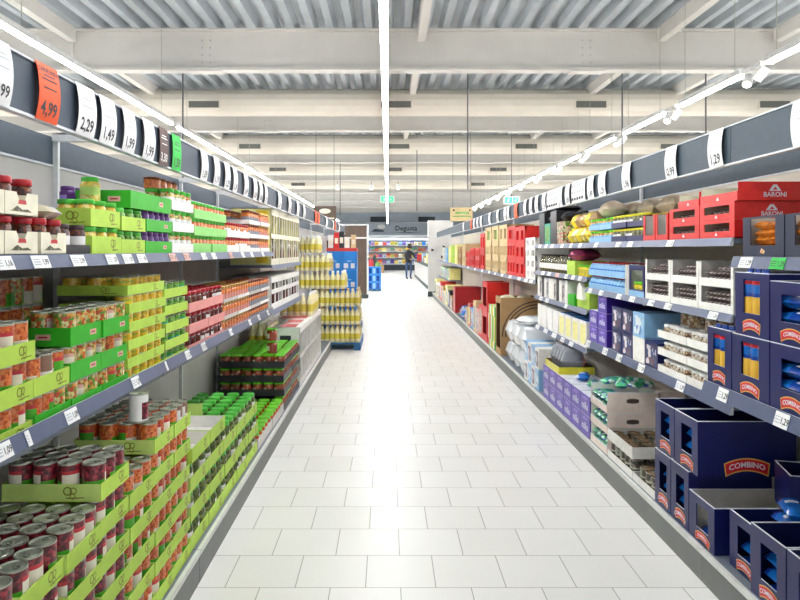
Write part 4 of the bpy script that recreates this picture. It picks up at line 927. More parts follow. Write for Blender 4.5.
# ---- nearest unit, middle shelf: spaghetti and pasta boxes
Zc = .907; RC = 1.42
def window_pasta(nm, a, b, z, W, H, what, lv):
    L = b - a
    mb = wbox(L, W, H, 'navy', win=(-L * .24, L * .24, H * .36, H * .9 if what == 'spag' else H * .8), inner='navy_deep', edge='edge_white')
    ribbon(mb, 0, H * .19, L * .52, H * .17, 0)
    carton('R', RC, (a + b) / 2, .02, z, mb, 'pasta_carton', f'navy {"spaghetti" if what == "spag" else "pasta bag"} carton, {nm} on the shelf under the pastries', 'carton', 'windowed pasta cartons on the middle shelf')
    if what == 'spag':
        n = 3
        for i in range(n): put('spaghetti', wx('R', .02 + .028, RC), (a + b) / 2 + (i - 1) * .056, z + .005, -PI / 2, f'upright spaghetti pack, {ORD[i]} from near in the {nm} carton', 'spaghetti packs')
    else:
        for i in range(4 if lv == 0 else 3): put('pasta_bag_long', wx('R', .02 + .062, RC), (a + b) / 2, z + .006 + .0595 * i, PI / 2, f'blue pasta bag, {LEV[i]} in the {nm} windowed carton', 'pasta bags in windowed cartons')
H1 = .262
window_pasta('far lower', 2.985, 3.30, Zc, .3, H1, 'spag', 0) if False else None
window_pasta('far lower', 2.81, 3.02, Zc, .3, .25, 'spag', 0)
window_pasta('middle lower', 2.53, 2.805, Zc, .3, .246, 'spag', 0)
window_pasta('near lower', 2.25, 2.525, Zc, .3, .246, 'bags', 0)
window_pasta('far upper', 2.53, 2.78, Zc + .2505, .3, .25, 'spag', 1)
window_pasta('near upper', 2.25, 2.525, Zc + .2505, .3, .225, 'bags', 1)
# ---- nearest unit, top shelf: boxed pastries
for k, (a, b) in enumerate(((2.655, 2.965), (2.33, 2.65))):
    L = b - a
    mb = wbox(L, .3, .168, 'navy_grey', win=(-L * .3, L * .3, .045, .16), inner='card_grey')
    mb.poly([(-.02, -.001, .014), (.012, -.001, .01), (.02, -.001, .022), (-.005, -.001, .034)], 'croissant')
    carton('R', 1.55, (a + b) / 2, .02, 1.474, mb, 'pastry_carton', f'dark blue carton of orange-wrapped pastries, {["farther", "nearer"][k]} one on the top shelf', 'carton', 'dark blue pastry cartons')
    for j in range(2):
        for lv in range(4):
            for i in range(5):
                put('croissant', wx('R', .098 + .085 * j + random.uniform(-.008, .008), 1.55), a + .055 + (L - .11) * i / 4 + random.uniform(-.012, .012), 1.484 + .033 * lv + random.uniform(0, .008), random.uniform(-.5, .5), f'orange-wrapped pastry, {ORD[i]} from near, {LEV[lv]} layer, {["front", "rear"][j]} row, {["farther", "nearer"][k]} carton', 'wrapped pastries', tilt=(random.uniform(-.18, .18), random.uniform(-.12, .12)))
# ---- second unit, top shelf: red biscuit boxes
ZA = 1.558
def baroni(L, W, H, closed, win=True, low=False):
    mb = wbox(L, W, H, 'bright_red', win=(-L * .36, L * .36, H * .38, H * .86) if win else None, inner='card_cream', top=closed, front_h=H * .5 if low else None)
    mb.poly([(-.014, -.0012, H * .12), (.014, -.0012, H * .12), (.004, -.0012, H * .3), (-.004, -.0012, H * .3)], 'edge_white')
    m2 = MB(); m2.text('BARONI', H * .36, 0, -H * .22, 0, 'edge_white', sx=.95)
    m2.poly([(-.028, 0, -H * .02), (.028, 0, -H * .02), (.008, 0, H * .32), (-.008, 0, H * .32)], 'edge_white'); m2.poly([(-.012, -.0005, H * .04), (.012, -.0005, H * .04), (0, -.0005, H * .2)], 'bright_red')
    m2.turn('z', PI / 2); m2.shift(L / 2 - .0009, .17, H * .52)
    i = len(mb.v); mb.v += m2.v; mb.f += [tuple(a + i for a in f) for f in m2.f]; mb.m += m2.m; mb.s += m2.s
    return mb
for c, (a, b) in enumerate(((3.035, 3.375), (3.38, 3.74))):
    for lv in range(2):
        carton('R', 1.55, (a + b) / 2, .02, ZA + .083 * lv, baroni(b - a, .36, .079, True), 'biscuit_carton', f'red biscuit carton with slot window, {["nearer", "farther"][c]} column, {["lower", "upper"][lv]} one', 'carton', 'red windowed biscuit cartons')
        for i in range(3): 
            put('choc_pack', wx('R', .075, 1.55), a + .07 + (b - a - .14) * i / 2, ZA + .083 * lv + .005, PI / 2, f'grey biscuit pack, {ORD[i]} from near, lying low, {["nearer", "farther"][c]} {["lower", "upper"][lv]} red carton', 'biscuit packs in red cartons'); put('choc_pack', wx('R', .07, 1.55), a + .08 + (b - a - .16) * i / 2, ZA + .083 * lv + .028, PI / 2 + .2, f'grey biscuit pack, {ORD[i]} from near, lying high, {["nearer", "farther"][c]} {["lower", "upper"][lv]} red carton', 'biscuit packs in red cartons')
carton('R', 1.55, 3.19, .02, ZA + .166, baroni(.36, .36, .084, False, win=False, low=True), 'biscuit_carton', 'open red biscuit carton with pale lining, nearest on top', 'carton')
carton('R', 1.55, 3.505, .02, ZA + .166, baroni(.24, .34, .07, False, win=False, low=True), 'biscuit_carton', 'smaller open red biscuit carton on top, farther back', 'carton')
for c, (a, b) in enumerate(((3.76, 3.93), (3.94, 4.12))):
    mb = wbox(b - a, .3, .15, 'bright_red', win=(-(b - a) * .36, (b - a) * .36, .03, .15), inner='card_grey', edge='bright_red')
    carton('R', 1.55, (a + b) / 2, .02, ZA, mb, 'biscuit_carton', f'upright red carton with grey inside, {["nearer", "farther"][c]} of two', 'carton', 'upright red cartons')
    for i in range(4 if c == 0 else 1): put('choc_pack', wx('R', .08, 1.55), (a + b) / 2, ZA + .006 + .024 * i, PI / 2, f'silver biscuit pack, {LEV[i]} in the {["nearer", "farther"][c]} upright red carton', 'silver biscuit packs')
for c, (a, b, m, kk) in enumerate(((4.13, 4.42, 'navy', 'spread'), (4.425, 4.72, 'navy', 'spread'), (4.725, 5.0, 'sky', 'spreadg'), (5.005, 5.26, 'sky', 'spreadg'))):
    stack('R', 1.55, a, b, .2, ZA, 2, kk, 4, 3, 'spread jar', f'{"navy" if m == "navy" else "light blue"} tray of jars', ORD[c] + ' spread stack', th=.036, col='navy' if m == 'navy' else 'sky', pitch=.0925, inset=.02)
for k, D in enumerate((4.3, 4.65, 5.0)):
    tag(ob('paper_bag', pillow(.19, .32, .15, 'beige_bag', nx=12, ny=8), None, (1.876, D, ZA + .001), 0), f'crumpled beige paper bag behind the spread jars, {ORD[k]} from near, lower', 'bag', 'beige paper bags behind spread jars'); tag(ob('paper_bag', pillow(.19, .3, .13, 'beige_bag', nx=12, ny=8), None, (1.876, D + .03, ZA + .168), 0), f'crumpled beige paper bag behind the spread jars, {ORD[k]} from near, upper', 'bag', 'beige paper bags behind spread jars')
tag(ob('paper_bag', pillow(.3, .18, .12, 'beige_bag', nx=12, ny=8), None, (1.70, 5.08, ZA + .187), 1.4), 'beige paper bag resting on the last spread jars', 'bag')
mb = MB().box(-.11, .11, 0, .3, 0, .02, 'navy'); tag(ob('flat_carton', mb, None, (1.7, 3.85, ZA + .157), -PI / 2), 'flat navy carton lying across the upright red cartons', 'carton') if False else None
# third unit, top shelf
for k in range(5): tag(ob('yellow_pack', pillow(.2, .12, .13, 'yellow' if k % 2 == 0 else 'corn_jar'), None, (wx('R', .14, 1.55), 5.36 + .135 * k, ZA), .1 * k), f'yellow snack bag beside the spread jars, {ORD[k]} from near, lower', 'bag', 'yellow snack bags'); tag(ob('yellow_pack', pillow(.2, .12, .12, ['cardboard', 'yellow', 'mixveg'][k % 3]), None, (wx('R', .17, 1.55), 5.36 + .135 * k, ZA + .131), .2), f'{["brown", "yellow", "mixed"][k % 3]} snack bag on the yellow bags, {ORD[k]} from near', 'bag', 'snack bags on top')
for k in range(4):
    tag_box('R', 1.55, 6.12 + .24 * k, .225, .3, [.2, .31, .2, .31][k], .02, ZA, ['gingham', 'black_bag', 'teal', 'black_bag'][k], 'snack_carton', f'{["green and orange", "black", "teal", "black"][k]} carton on top shelf of third unit, {ORD[k]} from near', 'carton', 'cartons on third unit top shelf', art=['gingham', None, 'pea', None][k])
for k in range(4): tag(ob('black_bag', pillow(.24, .16, .09 if k in (0, 2) else .05, 'black_bag'), None, (wx('R', .16, 1.55), 6.12 + .24 * k, ZA + [.201, .313, .201, .313][k]), 0), f'shiny black bag on the third unit top cartons, {ORD[k]} from near', 'bag', 'shiny black bags')
# ---- second unit, second shelf: white trays of wrapped chocolates, light blue trays
Zb = 1.202
for c, (a, b) in enumerate(((3.045, 3.385), (3.39, 3.72), (3.725, 4.09))):
    L = b - a
    for lv in range(2):
        H = .12; mb = wbox(L, .3, H, 'card_white', win=(-L * .43, L * .43, .04, H), inner='card_grey')
        carton('R', 1.55, (a + b) / 2, .02, Zb + .1215 * lv, mb, 'chocolate_tray', f'white open-front tray of wrapped chocolates, {ORD[c]} from near, {["lower", "upper"][lv]} row', 'tray', 'white chocolate trays')
        for i in range(7):
            for q in range(4 if (lv == 0 or i < 4) else 3): put('choc_pack', wx('R', .08, 1.55), a + .045 + (L - .09) * i / 6, Zb + .1215 * lv + .005 + .0235 * q, random.uniform(-.1, .1), f'wrapped chocolate, {ORD[i]} from near, {LEV[q]} up, {ORD[c]} {["lower", "upper"][lv]} white tray', 'wrapped chocolates')
mb = wbox(.26, .3, .2, 'navy', win=(-.1, .1, .05, .17), inner='card_grey'); mb.poly([(-.128, -.001, .0), (.128, -.001, .0), (.128, -.001, .04), (-.128, -.001, .04)], 'sky'); mb.poly([(-.128, -.001, .11), (.128, -.001, .11), (.128, -.001, .14), (-.128, -.001, .14)], 'sky') if False else None
carton('R', 1.55, 4.235, .02, Zb, mb, 'drink_carton', 'navy and light blue carton showing yellow cans', 'carton')
for i in range(3): put('yellowcan', wx('R', .065, 1.55), 4.16 + .075 * i, Zb + .005, i, f'yellow can in the navy and blue carton, {ORD[i]} from near', 'yellow cans')
tag_box('R', 1.55, 4.405, .07, .3, .2, .02, Zb, 'card_grey', 'cardboard_carton', 'narrow grey carton beside the yellow cans', 'carton')
for c, (a, b) in enumerate(((4.45, 4.85), (4.855, 5.255))):
    stack('R', 1.55, a, b, .2, Zb, 2, 'drink', 6, 2, 'small drink bottle', 'light blue tray', f'{["nearer", "farther"][c]} drink tray stack', th=.045, col='sky', pitch=.105, inset=.02)
# ---- second unit, third shelf: dessert cups in white trays, coffee boxes, purple boxes
Zd = .797
for c, (a, b, key) in enumerate(((3.26, 3.52, 'cup'), (3.525, 3.9, 'cup'))):
    for lv in range(3):
        L = b - a; mb = tray(L, .26, .042, 'card_white', inner='card_grey')
        carton('R', 1.55, (a + b) / 2, .02, Zd + .1 * lv, mb, 'cardboard_tray', f'white tray of dessert cups, {["nearer", "farther"][c]} stack, {LEV[lv]} level', 'tray', 'white dessert cup trays')
        for i in range(int(L / .082)):
            for j in range(2): put('cup' if (lv < 2) else ['cup', 'cup'][i % 2], wx('R', .065 + .09 * j, 1.55), a + .05 + .082 * i, Zd + .1 * lv + .003, i, f'dessert cup, {ORD[i]} from near {ROW[j]}, {LEV[lv]} tray, {["nearer", "farther"][c]} stack', 'dessert cups') if j == 0 or lv == 2 else None
put('cupred', 1.72, 3.80, Zd + .2795, 0, 'red-lidded glass cup on top of the farther dessert stack'); put('cupbig', 1.70, 3.66, Zd + .2795, 0, 'white-lidded large cup on the farther dessert stack')
put('cupbig', 1.68, 3.42, Zd + .2795, 0, 'white-lidded large cup on the nearer dessert stack')
for k in range(4):
    for lv in range(2):
        m = [['navy', 'navy'], ['card_white', 'sky'], ['navy', 'navy'], ['navy', 'navy']][k][lv]
        tag_box('R', 1.55, 4.0 + .2 * k, .195, .26, .155, .02, Zd + .157 * lv, m, 'coffee_box', f'{dict(navy="navy", card_white="white", sky="light blue")[m]} coffee box, {ORD[k]} from near, {["lower", "upper"][lv]} row', 'box', 'coffee boxes on the third shelf', art='coffee_art' if m == 'navy' else ('sky_art' if m == 'sky' else None)) if not (k == 0 and lv == 1) else None
pb2 = purple_box(.2, .26, .12).mesh('carton')
for k in range(2):
    for lv in range(3 if k == 0 else 2): tag(ob('purple_carton', pb2, None, (wx('R', .02, 1.55), 4.91 + .21 * k, Zd + .122 * lv), -PI / 2), f'purple carton on the third shelf, {["nearer", "farther"][k]} column, {LEV[lv]} one', 'carton', 'purple cartons on the third shelf')
# ---- third unit lower shelves
Zs = 1.287
row('R', 1.55, 5.32, 5.6, Zs, 'yellowcan', 3, 'yellow can on second shelf of third unit, {} from near', 'yellow cans on third unit', inset=.06)
tag_box('R', 1.55, 5.75, .25, .25, .12, .02, Zs, 'lime', 'cardboard_carton', 'lime green carton on second shelf of third unit', 'carton'); tag(ob('mauve_bag', pillow(.22, .2, .1, 'mag'), None, (1.69, 5.75, Zs + .121), .5), 'magenta bag on the lime green carton', 'bag')
for k in range(12): put('darkbottle', wx('R', .06, 1.55), 5.93 + .095 * k, Zs, k, f'dark bottle with white label, second shelf of third unit, {ORD[k]} from near', 'dark bottles on third unit')
Zs = 1.027
mb = MB(); mb.prism([(-.17, 0), (.17, 0), (.17, .12), (0, .2), (-.17, .12)], 0, .24, 'lime', front='lime'); mb.prism([(-.09, .07), (.09, .07), (.06, .18), (0, .215), (-.06, .18)], -.03, -.002, 'card_white')
carton('R', 1.55, 5.46, .04, Zs, mb, 'house_carton', 'lime green house-shaped carton with white gable', 'carton')
tag_box('R', 1.55, 5.75, .2, .25, .09, .02, Zs, 'leaf', 'cardboard_carton', 'low green carton beside the house-shaped carton', 'carton')
for k in range(12):
    m = ['card_white', 'silver', 'card_white', 'black_card', 'card_grey', 'card_white'][k % 6]
    tag_box('R', 1.55, 5.91 + .098 * k, .09, .24, .2, .02, Zs, m, 'upright_box', f'{dict(card_white="white", silver="silver", black_card="black", card_grey="grey")[m]} upright box on third shelf of third unit, {ORD[k]} from near', 'box', 'upright boxes on third unit', art='choc' if k % 3 == 1 else None)
Zs = .722
for k in range(6):
    tag_box('R', 1.55, 5.4 + .22 * k, .2, .24, .21, .02, Zs, 'card_white', 'cleaner_carton', f'white and yellow cleaner carton, fourth shelf of third unit, {ORD[k]} from near', 'carton', 'cleaner cartons', art='yellow_pale' if k < 4 else None, top='blue_bright' if k < 4 else None)
for k in range(2): tag_box('R', 1.55, 6.73 + .2 * k, .18, .24, .22, .02, Zs, 'card_white', 'plain_carton', f'plain white carton at far end of fourth shelf, {["nearer", "farther"][k]} one', 'carton', 'plain white cartons')
# ---- farther units: red boxes and straw baskets above the rail
Zf = 1.177
def grid_carton(L, W, H, m, inner, nx, nz, hole=.55):
    mb = MB(); x0, x1 = -L / 2 + .003, L / 2 - .003; t = .006
    mb.box(x0, x1, t + .02, W, 0, H, m)
    px = (x1 - x0) / nx
    for k in range(nx + 1):
        w = px * (1 - hole) / 2; a = x0 + k * px; mb.box(max(x0, a - w), min(x1, a + w), 0, t + .02, 0, H, m)
    pz = H / nz
    for k in range(nz + 1):
        w = pz * .22; a = k * pz; mb.box(x0, x1, .0005, t + .02, max(0, a - w), min(H, a + w), m)
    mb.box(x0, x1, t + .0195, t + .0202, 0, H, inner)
    return mb
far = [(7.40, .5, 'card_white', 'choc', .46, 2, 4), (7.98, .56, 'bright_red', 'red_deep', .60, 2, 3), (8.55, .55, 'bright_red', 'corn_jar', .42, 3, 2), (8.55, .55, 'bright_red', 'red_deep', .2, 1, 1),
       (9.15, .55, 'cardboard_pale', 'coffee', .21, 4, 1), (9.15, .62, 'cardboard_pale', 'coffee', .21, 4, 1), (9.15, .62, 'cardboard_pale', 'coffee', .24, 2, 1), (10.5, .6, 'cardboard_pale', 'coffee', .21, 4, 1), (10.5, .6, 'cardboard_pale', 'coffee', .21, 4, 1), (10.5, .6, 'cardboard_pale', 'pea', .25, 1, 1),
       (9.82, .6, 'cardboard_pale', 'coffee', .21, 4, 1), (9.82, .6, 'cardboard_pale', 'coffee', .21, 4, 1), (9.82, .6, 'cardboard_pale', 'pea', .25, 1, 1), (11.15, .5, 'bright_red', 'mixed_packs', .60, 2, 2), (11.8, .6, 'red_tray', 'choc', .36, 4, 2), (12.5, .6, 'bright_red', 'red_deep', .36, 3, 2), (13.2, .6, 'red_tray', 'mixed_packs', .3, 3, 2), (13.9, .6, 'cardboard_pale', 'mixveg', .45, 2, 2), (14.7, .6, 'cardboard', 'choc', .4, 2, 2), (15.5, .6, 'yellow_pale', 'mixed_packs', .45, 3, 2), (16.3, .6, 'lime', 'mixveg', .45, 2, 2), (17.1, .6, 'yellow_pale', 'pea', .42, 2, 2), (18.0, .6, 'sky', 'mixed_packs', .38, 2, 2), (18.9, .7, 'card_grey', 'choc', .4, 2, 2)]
zt = {}
cn = dict(card_white='white', bright_red='bright red', cardboard_pale='straw-coloured', red_tray='red', cardboard='brown', yellow_pale='pale yellow', lime='lime', sky='light blue', card_grey='grey')
for k, (D, L, m, inn, H, nx, nz) in enumerate(far):
    z = zt.get(D, Zf); lvl = 'lower' if D not in zt else ('middle' if z < Zf + .25 and m == 'cardboard_pale' else 'upper'); zt[D] = z + H + .002
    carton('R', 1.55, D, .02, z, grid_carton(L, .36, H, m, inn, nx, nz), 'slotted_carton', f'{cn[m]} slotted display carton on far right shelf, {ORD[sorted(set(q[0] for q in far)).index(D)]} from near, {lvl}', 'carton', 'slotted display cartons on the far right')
for k in range(6):
    tag_box('R', 1.62, 18.1 + .5 * k, .45, .3, .3, .02, .702, ['yellow_pale', 'teal', 'cardboard', 'sky', 'lime', 'card_grey'][k], 'promo_carton', f'carton on the lowest shelf next to the pale end wall, {ORD[k]} from near', 'carton', 'cartons next to the end wall', art='mixed_packs')
# ------------------------------------------------------------------ far end of the hall
root = empty('wood_cabinet', (-.92, 20.8, 0)); tag(root, 'dark wood cabinet with white frame at the end of the left side', 'cabinet')
ob('cabinet_body', MB().box(-.3, .26, 0, .6, .12, 1.85, 'wood_dark'), root)
ob('plinth', MB().box(-.3, .3, -.02, .6, 0, .12, 'plinth'), root)
fr = MB().box(.26, .3, -.02, .62, .12, 2.3, 'metal_white').box(-.62, .26, -.02, .0, 1.85, 1.9, 'metal_white').box(-.62, .26, -.02, 0, 2.26, 2.3, 'metal_white'); ob('frame', fr, root)
ob('upper_panel', MB().box(-.6, .26, 0, .5, 1.9, 2.26, 'wood_dark'), root)
root = empty('end_panel', (1.30, 21.5, 0)); tag(root, 'pale grey end panel with black triangular holders, right side', 'panel')
ob('panel_board', MB().box(0, .78, 0, .1, .17, 1.92, 'grey_panel').box(-.012, .0, -.01, .11, .17, 1.92, 'metal_white'), root); ob('plinth', MB().box(-.02, .8, -.02, .1, 0, .168, 'plinth'), root)
ob('top_box', MB().box(0, .78, .0, .5, 1.93, 2.45, 'grey_panel').box(-.01, .79, -.01, .51, 1.92, 1.935, 'metal_white'), root)
for x, z in ((.09, 1.50), (.45, 1.6), (.4, 1.28)): 
    ob('ticket_holder', MB().prism([(x, z - .05), (x + .1, z), (x, z + .05)], -.06, -.001, 'black_card'), root)
# hanging boards
root = empty('hanging_board', (-1.75, 18.6, 0)); tag(root, 'dark wood hanging board with pale oval emblem, left of aisle', 'sign')
b = MB().box(-.31, .31, 0, .03, 2.24, 2.72, 'wood_dark').box(-.26, .26, -.002, 0, 2.36, 2.40, 'card_cream')
b.poly([(.16 * math.cos(2 * PI * k / 20), -.003, 2.58 + .07 * math.sin(2 * PI * k / 20)) for k in range(20)], 'card_cream'); ob('board', b, root)
for x in (-.25, .25): ob('suspension_wire', MB().tube((x, .015, 2.72), (x, .015, DECK), .006, 'rod', 6), root)
root = empty('hanging_board', (2.05, 18.6, 0)); tag(root, 'beige hanging board with green wording, right of the aisle', 'sign')
b = MB().box(-.32, .3, 0, .03, 2.3, 2.68, 'cardboard_pale').box(-.26, .26, -.002, 0, 2.42, 2.45, 'pea').box(-.18, .2, -.002, 0, 2.5, 2.56, 'pea').box(-.25, -.2, -.002, 0, 2.58, 2.63, 'black_card').box(.2, .24, -.002, 0, 2.58, 2.63, 'black_card'); ob('board', b, root)
for x in (-.25, .25): ob('suspension_wire', MB().tube((x, .015, 2.68), (x, .015, DECK), .006, 'rod', 6), root)
for nm, x, D, z in (('green exit sign hanging over the aisle centre', -.03, 33.0, 3.83), ('green exit sign hanging over the right aisle row', 3.4, 18.4, 2.76)):
    root = empty('exit_sign', (x, D, z)); tag(root, nm, 'exit sign'); s = .36 if D > 30 else .22
    b = MB().box(-s, s, 0, .06, 0, s * .95, 'card_white').box(-s * .85, s * .05, -.004, 0, s * .12, s * .84, 'exit_green').box(s * .15, s * .8, -.004, 0, s * .12, s * .84, 'exit_green')
    b.poly([(-s * .6, -.006, s * .25), (-s * .35, -.006, s * .25), (-s * .3, -.006, s * .6), (-s * .5, -.006, s * .7)], 'card_white'); b.poly([(s * .3, -.006, s * .4), (s * .55, -.006, s * .25), (s * .55, -.006, s * .7)], 'card_white')
    ob('sign_box', b, root); ob('hanging_rod', MB().tube((0, .03, s * .95), (0, .03, DECK - z), .008, 'rod', 6), root)
# refrigerated wall
root = empty('refrigerated_shelf', (0, 49.4, 0)); tag(root, 'long white refrigerated wall shelf at the far end', 'fridge')
fb = MB().box(-3.2, 3.6, .7, .8, .1, 2.55, 'fridge'); ob('back_wall', fb, root); ob('base', MB().box(-3.2, 3.6, 0, .8, 0, .42, 'vent_dark').box(-3.2, 3.6, -.02, .8, .42, .47, 'rail_edge'), root)
ob('canopy', MB().box(-3.2, 3.6, -.05, .8, 2.3, 2.62, 'fridge').box(-3.2, 3.6, -.07, -.05, 2.12, 2.2, 'rail_blue'), root); ob('light_tube', MB().box(-3.1, 3.5, .0, .05, 2.27, 2.298, 'fridge_light'), root)
for k in range(4): ob('shelf', MB().box(-3.2, 3.6, .12, .7, .5 + .45 * k - .03, .5 + .45 * k - .002, 'fridge').box(-3.2, 3.6, .1, .12, .5 + .45 * k - .05, .5 + .45 * k, 'rail_edge'), root)
PC = ['blue_bright', 'sky', 'can_white', 'yellow', 'red_tray', 'purple', 'rose', 'meat', 'yellow_pale', 'teal', 'lilac', 'cardboard_pale']
for k in range(4):
    for i in range(18):
        m = random.choice(PC[:6] + PC[10:11]) if k in (0, 3) else random.choice(PC[2:])
        tag(ob('chilled_pack', MB().box(-.14, .14, 0, .3, 0, .22 + .08 * ((i * 7 + k) % 3) / 2, m).box(-.09, .09, -.002, 0, .05, .14, random.choice(PC)), None, (-2.0 + .29 * i, 49.53, .501 + .45 * k)), f'chilled pack on the far fridge, {ORD[i]} from left, {["lowest", "second", "third", "highest"][k]} shelf', 'pack', 'chilled packs on the far fridge')
sb = MB().box(-3.2, 4.2, .0, .1, 0, .85, 'wall_blue'); root = ob('category_sign', sb, None, (0, 50.05, 2.66)); tag(root, 'grey category sign band above the far refrigerated shelf', 'sign')
ob('lettering', MB().text('Degusta', .5, 1.35, .45, -.006, 'ink'), root); ob('underline', MB().prism([(.2, .14), (1.6, .12), (2.7, .2), (1.6, .17)], -.012, -.004, 'plinth'), root)
ob('emblem', MB().lathe([(.3, 0), (.3, .01)], 'can_white', 16, sy=.55).turn('x', PI / 2).shift(-.5, -.001, .58), root); ob('emblem_sketch', MB().prism([(-1.25, .2), (-.3, .2), (-.35, .34), (-1.0, .42)], -.012, -.004, 'slate'), root)
# chest freezer on the right of the far aisle
root = empty('chest_freezer', (1.52, 25.6, 0)); tag(root, 'long grey chest freezer with dark base beyond the end panel', 'freezer')
ob('base', MB().box(-.02, .85, 0, 12.5, 0, .13, 'plinth'), root); ob('tub', MB().box(0, .85, 0, 12.5, .13, .86, 'grey_panel'), root); ob('rim', MB().box(-.03, .86, -.02, 12.5, .86, .93, 'plinth'), root)
for k in range(9): tag(ob('frozen_pack', MB().box(-.28, .28, 0, .5, 0, .2 + .1 * (k % 3), ['yellow', 'choc', 'yellow_pale', 'can_white', 'mixveg', 'sky', 'red_tray', 'card_white', 'yellow'][k]), None, (1.92, 26 + 1.2 * k, .932)), f'pack heaped on the grey chest freezer, {ORD[k]} from near', 'pack', 'packs on the chest freezer')
# blue bottle display and goods behind it on the left
for lv in range(3):
    mb = MB().box(-.24, .24, 0, .7, 0, .27, 'blue_bright'); 
    for q in range(3): mb.box(-.2 + .14 * q, -.1 + .14 * q, -.003, 0, .03, .22, 'sky' if q % 2 else 'blue_bag_dark')
    tag(ob('water_pack', mb, None, (-.5, 24.6, .06 + .275 * lv)), f'blue water pack on the floor past the wood cabinet, {LEV[lv]} one', 'pack', 'blue water packs'); 
pallet(.5, .7, 'small pallet under the blue water packs', (-.5, 24.6, 0)).scale = (1, 1, .5)
for k, (x, D, h, m, nm) in enumerate(((-.66, 25.6, 1.2, 'can_red', 'red'), (-.42, 25.6, 1.08, 'pea', 'green'), (-.55, 26.4, 1.32, 'black_card', 'black'))):
    tag(ob('display_bag', pillow(h, .17, .2, m, nx=10).turn('y', -PI / 2).shift(.12, 0, h / 2), None, (x, D, 0), .2 * k), f'{nm} upright sack behind the blue water packs', 'sack')
tag(ob('cardboard_carton', MB().box(-.2, .2, 0, .4, 0, .5, 'cardboard'), None, (-.46, 44, 0)), 'small brown carton on the floor at the far left', 'carton')
# shopper
def shopper(x, D):
    root = empty('person', (x, D, 0), .35); tag(root, 'shopper in dark jacket and jeans standing beside the chest freezer', 'person')
    J = [(0, 0, .95), (0, .02, 1.12), (.02, .03, 1.32), (.05, .04, 1.47), (.07, .05, 1.55), (.1, .06, 1.66), (.1, .06, 1.76),          # pelvis .. crown 0-6
         (-.1, 0, .9), (-.11, .03, .5), (-.12, 0, .09), (-.1, -.13, .035), (.1, 0, .9), (.13, -.02, .5), (.12, .06, .09), (.14, -.09, .035),     # legs 7-14
         (-.17, .02, 1.4), (-.2, -.02, 1.13), (.02, -.2, 1.02), (.19, .04, 1.4), (.3, -.04, 1.15), (.42, -.18, 1.05), (.09, -.25, 1.0), (.47, -.25, 1.03)]  # arms 15-22
    Eg = [(0, 1), (1, 2), (2, 3), (3, 4), (4, 5), (5, 6), (0, 7), (7, 8), (8, 9), (9, 10), (0, 11), (11, 12), (12, 13), (13, 14), (2, 15), (15, 16), (16, 17), (17, 21), (2, 18), (18, 19), (19, 20), (20, 22)]
    Rd = [.16, .155, .17, .1, .058, .1, .085, .1, .066, .048, .045, .1, .066, .048, .045, .075, .055, .04, .075, .055, .04, .035, .035]
    import bmesh
    me = bpy.data.meshes.new('b'); me.from_pydata(J, Eg, [])
    b2 = bmesh.new(); b2.from_mesh(me); lay = b2.verts.layers.skin.verify(); b2.verts.ensure_lookup_table()
    for v, r in zip(b2.verts, Rd): v[lay].radius = (r, r * .85); v[lay].use_root = v.index == 0
    b2.to_mesh(me); b2.free()
    o = bpy.data.objects.new('person_skeleton', me); COL.objects.link(o)
    o.modifiers.new('s', 'SKIN')
    sm = o.modifiers.new('u', 'SUBSURF'); sm.levels = 2
    bm = bpy.data.meshes.new_from_object(o.evaluated_get(bpy.context.evaluated_depsgraph_get())); bpy.data.objects.remove(o)
    bm.materials.clear()
    for m in ('skin', 'jacket', 'jeans', 'shoe'): bm.materials.append(MATS[m])
    for p in bm.polygons:
        z = p.center.z; r = math.hypot(p.center.x - .05, p.center.y)
        hand = (p.center.y < -.2 and z > .9)
        p.material_index = 0 if (z > 1.53 or hand) else (1 if z > .86 else (2 if z > .1 else 3)); p.use_smooth = True
    ob('body', bm, root)
    hr = MB().lathe([(.11, 1.6), (.115, 1.68), (.105, 1.76), (.07, 1.81), (.02, 1.83)], 'hair', 14, cx=.09, cy=.085); ob('hair', hr, root)
    ob('nose', MB().lathe([(.016, 1.66), (.012, 1.69), (.005, 1.71)], 'skin', 8, cx=.11, cy=-.045), root)
    for s in (-.035, .035): ob('eye', MB().lathe([(.008, 1.705), (.011, 1.712), (.008, 1.72)], 'ink', 8, cx=.1 + s, cy=-.032), root)
    return root
shopper(1.06, 34.4)
tag(ob('shopping_bag', MB().box(-.14, .14, -.08, .08, 0, .36, 'can_red'), None, (1.62, 34.1, .933 + .0)), 'red bag standing on the freezer edge beside the shopper', 'bag')

# ------------------------------------------------------------------ lamps
def strip(x, D0, D1, z, label, w=.07, rods=True):
    root = empty('strip_light', (x, (D0 + D1) / 2, z)); tag(root, label, 'light', 'ceiling strip lights'); h = (D1 - D0) / 2
    ob('housing', MB().box(-w / 2, w / 2, -h, h, .012, .075, 'housing'), root); ob('diffuser', MB().box(-w / 2 * .94, w / 2 * .94, -h + .01, h - .01, -.012, .0115, 'lamp'), root)
    if rods:
        for y in (-h * .8, h * .8): ob('hanging_rod', MB().tube((0, y, .075), (0, y, DECK - z), .004, 'tin', 6), root)
ZLAMP = 3.4
for k in range(9): strip(-.035, 1.0 + 5.2 * k, 6.15 + 5.2 * k, ZLAMP, f'long white strip light above the aisle centre, {ORD[k]} from near')
for k in range(9): strip(-3.26, .6 + 4.9 * k, 5.45 + 4.9 * k + (-.25 if k else 0), ZLAMP, f'white strip light above the left shelving, {ORD[k]} from near', w=.058)
D = 1.15; k = 0
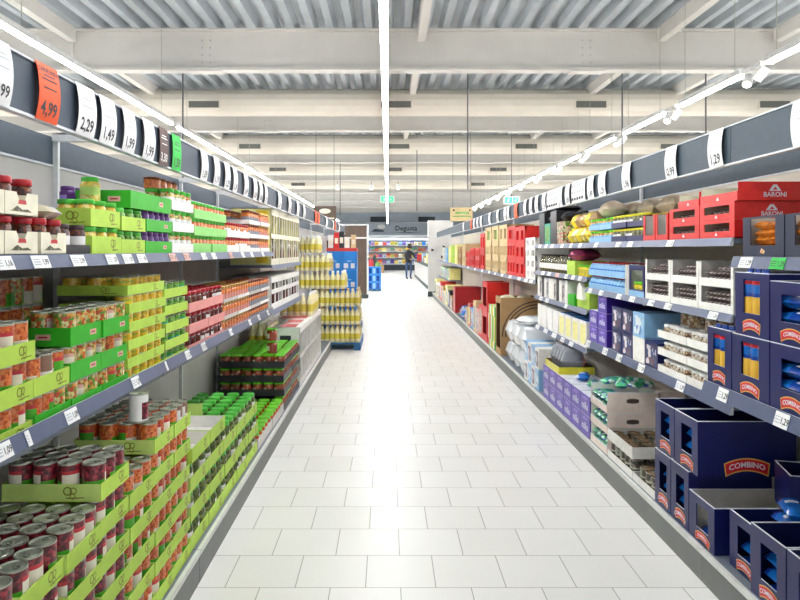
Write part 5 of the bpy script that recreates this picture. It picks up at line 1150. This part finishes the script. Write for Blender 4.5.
while D < 30:
    strip(3.86, D, D + 1.56, ZLAMP, f'short white strip light above the right shelving, {ORD[k]} from near')
    if D > 4: 
        for q, dd in enumerate((1.72, 1.92)):
            root = empty('track_spot', (3.86, D + dd, ZLAMP)); tag(root, f'white track spotlight, {["nearer", "farther"][q]} of the pair after the {ORD[k]} short strip light', 'spotlight', 'track spotlights')
            ob('track_adapter', MB().box(-.02, .02, -.06, .06, .0, .05, 'housing'), root)
            hd = MB().lathe([(.045, 0), (.05, .02), (.05, .13), (.03, .14)], 'housing', 14).turn('x', .5 - q).turn('y', .5).shift(-.02, 0, -.13); h_ = ob('spot_head', hd, root)
            ob('lens', MB().lathe([(.042, -.002), (.042, .001)], 'spot', 14).turn('x', .5 - q).turn('y', .5).shift(-.02, 0, -.13), h_)
    D += 2.05; k += 1
for x, nm in ((-7.2, 'left neighbouring aisle'), (7.6, 'right neighbouring aisle'), (-11.5, 'far left aisle'), (12, 'far right aisle')):
    for k in range(4): strip(x, 1.0 + 10.2 * k, 11 + 10.2 * k, ZLAMP, f'white strip light above the {nm}, {ORD[k]} from near')
for k, (x, D, z0) in enumerate(((3.67, 10.5, 2.1), (4.98, 10.5, 2.1), (-3.2, 10.45, 2.2), (1.45, 12.2, 2.6), (.82, 19, 2.6), (-1.5, 21, 2.6))):
    tag(ob('hanging_rod', MB().tube((x, D, z0 + .9), (x, D, DECK), .012, 'rod', 6), None), f'thin dark rod hanging from the roof deck, {["right of centre", "far right", "far left", "near centre", "by the centre light", "behind left boards"][k]}', 'rod') if False else None
    tag(ob('hanging_rod', MB().tube((x, D, z0), (x, D, DECK), .012, 'rod', 6), None), f'thin dark rod hanging from the roof deck, {["right of centre", "far right", "far left", "near centre", "by the centre light", "behind left boards"][k]}', 'rod')
for k, (x, D) in enumerate(((-.66, 26.5), (-2.0, 26.5), (.4, 26.5))):
    root = empty('ceiling_spot', (x, D, 3.9)); tag(root, f'small round ceiling spotlight far away, {["middle", "left", "right"][k]} one', 'spotlight', 'far ceiling spotlights')
    ob('spot_head', MB().lathe([(.07, 0), (.08, .05), (.08, .18), (.03, .2)], 'housing', 12), root); ob('lens', MB().lathe([(.065, -.004), (.065, -.001)], 'spot', 12), root); ob('hanging_rod', MB().tube((0, 0, .2), (0, 0, DECK - 3.9), .01, 'rod', 6), root)

# ------------------------------------------------------------------ world, camera, view
w = bpy.data.worlds.new('World'); SC.world = w; w.use_nodes = True
bg = w.node_tree.nodes['Background']; bg.inputs[0].default_value = (.93, .96, 1, 1); bg.inputs[1].default_value = .7
cam = bpy.data.cameras.new('camera'); co = bpy.data.objects.new('camera', cam); COL.objects.link(co); SC.camera = co
co.location = (0, 0, 1.5); co.rotation_euler = (PI / 2, 0, 0)
cam.sensor_width = 36; cam.lens = F / 800 * 36; cam.shift_x = .015; cam.shift_y = -.0625; cam.clip_start = .05; cam.clip_end = 200
SC.view_settings.view_transform = 'Standard'; SC.view_settings.look = 'None'; SC.view_settings.gamma = 1; SC.view_settings.exposure = 0.58
SC.view_settings.use_curve_mapping = False
